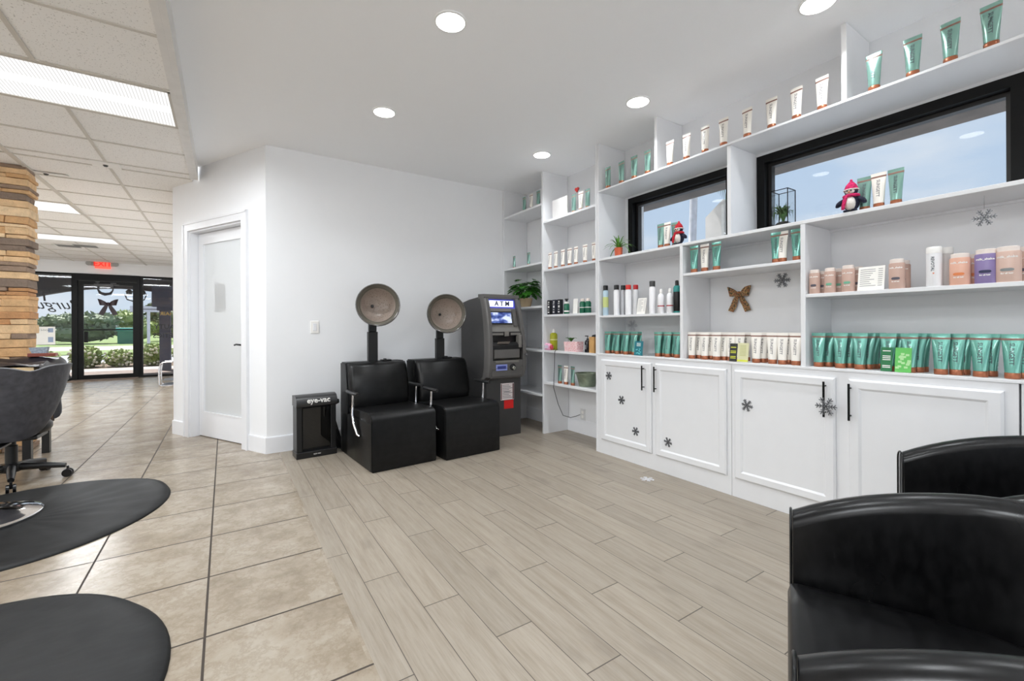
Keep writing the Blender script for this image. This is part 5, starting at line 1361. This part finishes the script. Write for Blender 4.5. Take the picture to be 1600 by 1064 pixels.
# ------------------------------------------------------------------ ledge: plants, penguins, terrarium
def spider(label, X, px, zb, pot, r, h, nleaf, L_, seed, potm, clampx=None):
    t = thing('spider_plant', label, 'potted plant', (X, onx(px, X), zb + .001))
    rn = random.Random(seed)
    if pot:
        g = G(); seg = 32; rings = []
        for rr, z in ((r * .86, 0), (r * .9, .004), (r, h * .92), (r * 1.02, h), (r * .9, h), (r * .85, h * .85)):
            rings.append([Vector((math.cos(2 * math.pi * k / seg) * rr * (1 + .03 * (k % 2)), math.sin(2 * math.pi * k / seg) * rr * (1 + .03 * (k % 2)), z)) for k in range(seg)])
        g.loft(rings).done('pot', potm, t)
    g = G()
    for k in range(nleaf):
        a = 2 * math.pi * k / nleaf + rn.uniform(-.2, .2); el = rn.uniform(.35, 1.5) if k % 3 else rn.uniform(1.0, 1.5); LL = L_ * rn.uniform(.7, 1.1)
        d = Vector((math.cos(a), math.sin(a), 0)); pts_ = []
        for j in range(8):
            s = j / 7; q = Vector((0, 0, h * .9)) + d * (LL * math.cos(el) * s + .012 * s) + Vector((0, 0, LL * math.sin(el) * s - LL * .75 * s ** 2.4 * (1.3 - el * .6)))
            if clampx is not None: q.x = min(q.x, clampx)
            q.z = max(q.z, .004) if q.x > -.07 else q.z
            pts_.append(q)
        g.strip(pts_, [.008, .011, .012, .012, .010, .008, .006, .002], d.cross(Vector((0, 0, 1))), .0008)
    g.done('foliage', SPIKE, t); return t
spider('spider plant in a small orange ribbed pot on the ledge left of the smaller window', 2.845, 967, ZL, True, .034, .078, 38, .165, 3, mat('orange terracotta', (206, 96, 62), .6))
def penguin(label, X, px, hatm, s=1.0, rz=0):
    t = thing('penguin_figure', label, 'figurine', (X, onx(px, X), ZL + .001), rz); t.scale = (s, s, s)
    yb = mat('navy crochet yarn', (28, 30, 52), .9, bump=.8, bscale=160, var=.3, scale=80); wb = mat('white crochet yarn', (226, 220, 214), .9, bump=.8, bscale=160)
    G().ball((.004, 0, .05), .032, .038, .046).done('body', yb, t, smooth=60)
    G().ball((-.010, 0, .046), .026, .028, .038).done('belly', wb, t, smooth=60)
    hd = G().ball((0, 0, .11), .027, .03, .026).done('head', yb, t, smooth=60)
    G().ball((-.014, .0, .108), .016, .023, .014).done('face_patch', wb, hd, smooth=60)
    G().ball((-.0285, .009, .112), .004, .004, .005, 8, 6).ball((-.0285, -.009, .112), .004, .004, .005, 8, 6).done('eye', BLKCAP, hd, smooth=60)
    G().lathe([(.005, 0), (.001, .012)], (-.028, 0, .104), 8, M=Matrix.Rotation(-math.pi / 2, 3, 'Y')).done('beak', ORO, hd)
    G().lathe([(.031, .115), (.030, .128), (.024, .145), (.012, .160), (.004, .168)], seg=16).ball((0, 0, .17), .007, seg=8, rings=6).done('knit_hat', hatm, t, smooth=60)
    G().tube([(math.cos(a_) * .0315, math.sin(a_) * .033, .118) for a_ in [2 * math.pi * k / 20 for k in range(20)]], .0035, 6, True).done('hat_band', wb, t, smooth=60)
    g = G().tube([(math.cos(a_) * .026, math.sin(a_) * .031, .086) for a_ in [2 * math.pi * k / 20 for k in range(20)]], .009, 8, True)
    g.tube([(-.026, .012, .085), (-.036, .018, .06), (-.038, .024, .03), (-.036, .026, .012)], [.007, .009, .009, .008]); g.done('scarf', hatm, t, smooth=60)
    for sg in (-1, 1):
        g = G(); rr = [.008, .012, .014, .010, .004]; g.tube([(0, sg * .030, .074), (-.004, sg * .045, .062), (-.006, sg * .056, .050), (-.006, sg * .064, .042), (-.006, sg * .070, .038)], rr); g.done('wing', yb, t, smooth=60)
        G().ball((-.014, sg * .018, .006), .02, .014, .0065).done('foot', yb, t, smooth=60)
    return t
penguin('small crocheted penguin with a red hat and scarf before the smaller window', 2.80, 1061.5, mat('red yarn', (186, 30, 44), .9, bump=.8, bscale=160, var=.3, scale=90), .98)
penguin('larger looking crocheted penguin with a magenta hat and scarf before the large window', 2.79, 1331, mat('magenta yarn', (196, 30, 92), .9, bump=.8, bscale=160, var=.4, scale=90), .98)
# terrarium
t = thing('terrarium', 'tall clear glass terrarium box with thin black edges on the ledge by the large window', 'terrarium', (2.868, 1.352, ZL + .001))
w3, h3 = .047, .225; g = G()
for sx in (-1, 1):
    for sy in (-1, 1): g.box(sx * w3 - .002, sx * w3 + .002, sy * w3 - .002, sy * w3 + .002, 0, h3)
for z in (0, h3 - .004):
    for s_ in (-1, 1):
        g.box(-w3, w3, s_ * w3 - .002, s_ * w3 + .002, z, z + .004); g.box(s_ * w3 - .002, s_ * w3 + .002, -w3, w3, z, z + .004)
g.done('wire_frame', BLACKF, t)
g = G()
for s_ in (-1, 1): g.box(-w3 + .002, w3 - .002, s_ * w3 - .0005, s_ * w3 + .0005, .004, h3 - .004); g.box(s_ * w3 - .0005, s_ * w3 + .0005, -w3 + .002, w3 - .002, .004, h3 - .004)
g.done('glass_pane', GLASS, t)
G().box(-w3 + .003, w3 - .003, -w3 + .003, w3 - .003, .004, .016, .003).ball((0, 0, .018), .042, .043, .02).done('dark_stones', mat('dark gravel', (34, 32, 32), .8, var=.6, scale=200, bump=.8), t, smooth=60)
rn = random.Random(8)
t2 = thing('air_plant', 'spiky green air plant inside the glass terrarium', 'plant', (2.868, 1.352, ZL + .022))
g = G()
for k in range(60):
    a = 2 * math.pi * k / 60 * 3; el = rn.uniform(.3, 1.45); LL = rn.uniform(.09, .15); d = Vector((math.cos(a), math.sin(a), 0)); q = []
    for j in range(7):
        s = j / 6; v_ = Vector((0, 0, .055)) + d * (LL * math.cos(el) * s) + Vector((0, 0, LL * math.sin(el) * s - .06 * s ** 3)); v_.x = max(-.038, min(.038, v_.x)); v_.y = max(-.038, min(.038, v_.y)); q.append(v_)
    g.strip(q, [.010, .012, .011, .009, .007, .005, .002], d.cross(Vector((0, 0, 1))), .001)
g.done('foliage', mat('deep air plant green', (60, 96, 44), .5, var=.5, scale=60), t2)
G().lathe([(.006, .01), (.010, .03), (.020, .055), (.016, .075)], seg=14).done('bulb', LEAF, t2, smooth=60)

# ------------------------------------------------------------------ snowflakes, plaid bow
SFM = mat('silver glitter', (120, 122, 126), .35, metal=.6, var=.5, scale=300)
SFC = mat('clear acrylic', (220, 220, 224), .2, var=.1)
def flake_mesh(g, r, th=.0025):
    for k in range(6):
        a = math.pi / 3 * k + math.pi / 6
        M_ = Matrix.Rotation(a, 3, 'X')
        def bar(p, q, wd):
            p = Vector((0, *p)); q = Vector((0, *q)); d = (q - p).normalized(); s = Vector((0, -d.z, d.y)) * wd / 2; x = Vector((th / 2, 0, 0))
            g.loft([[M_ @ v for v in (p - s - x, p + s - x, p + s + x, p - s + x)], [M_ @ v for v in (q - s - x, q + s - x, q + s + x, q - s + x)]])
        bar((0, 0), (0, r), r * .11)
        for f, l in ((.42, .26), (.66, .30)):
            for sg in (-1, 1): bar((0, r * f), (sg * r * l * .8, r * (f + l * .75)), r * .10)
        for sg in (-1, 1): bar((0, r * .22), (sg * r * .16, r * .34), r * .09)
    return g
def flake(label, loc, r, m=SFM, rot=None, cat='snowflake', grp='snowflake decorations'):
    o = flake_mesh(G(), r).done('snowflake', m, loc=loc, rot=rot); return tag(o, label, cat, grp)
xd = XF - .0145; xh = XF - .0505
for lab, px, py, r in (('silver glitter snowflake highest on the leftmost cabinet door', 951, 587, .037), ('silver glitter snowflake in the middle of the leftmost cabinet door', 971, 625, .038), ('silver glitter snowflake lowest on the leftmost cabinet door', 993, 674, .037),
                   ('silver glitter snowflake low on the second cabinet door', 1043.5, 691, .037), ('silver glitter snowflake on the upper left of the third cabinet door', 1166.5, 633.5, .040)):
    p = pt(px, py, 0, xd); flake(lab, (xd, p.y, p.z), r, rot=(rnd.uniform(-.2, .2), 0, 0))
xh = XF - .0545
p = pt(1290.5, 635, 0, xh); flake('silver snowflake hanging on the handle of the third cabinet door', (xh, p.y, p.z), .052)
p = pt(988, 509, 0, XB - .004); flake('clear glittery snowflake on the back panel above the teal tubes', (XB - .004, p.y, p.z), .055, SFC)
p = pt(1222, 438, 0, XB - .004); flake('dark silver snowflake on the back panel right of the plaid bow', (XB - .004, p.y, p.z), .052)
p = pt(1538, 340, 0, 2.86)
t = thing('snowflake', 'silver snowflake hanging on a thread under the ledge above the purple bottle', 'snowflake', (2.86, p.y, p.z)); 
flake_mesh(G(), .040).done('flake', SFM, t); G().tube([(0, 0, .040), (0, 0, ZL - .021 - p.z)], .0007, 5).done('thread', INKL, t)
p = pt(1011, 749, 2, 0)
o = flake('clear plastic snowflake fallen on the plank floor before the cabinets', (p.x, p.y, .003), .05, SFC, rot=(0, math.pi / 2, .5))
pb = NG('plaid ribbon'); wv_ = pb.n('TexVoronoi'); wv_.inputs['Scale'].default_value = 16; pb.lk(pb.obj(), wv_.inputs[0])
pb.col(pb.ramp(pb.noise(pb.obj(), 22, 2), [(.36, s2l((56, 60, 34))), (.45, s2l((150, 62, 40))), (.5, s2l((178, 150, 96))), (.56, s2l((60, 48, 34))), (.64, s2l((160, 92, 48)))])); pb.p.inputs['Roughness'].default_value = .7
for n_ in pb.t.nodes:
    if n_.type == 'VALTORGB': n_.color_ramp.interpolation = 'CONSTANT'
p = pt(1157, 459, 0, XB)
bow('ribbon_bow', 'red and green plaid ribbon bow on the back panel above the cream tubes', (XB - .0, p.y, p.z), .25, pb.m, math.radians(-90))
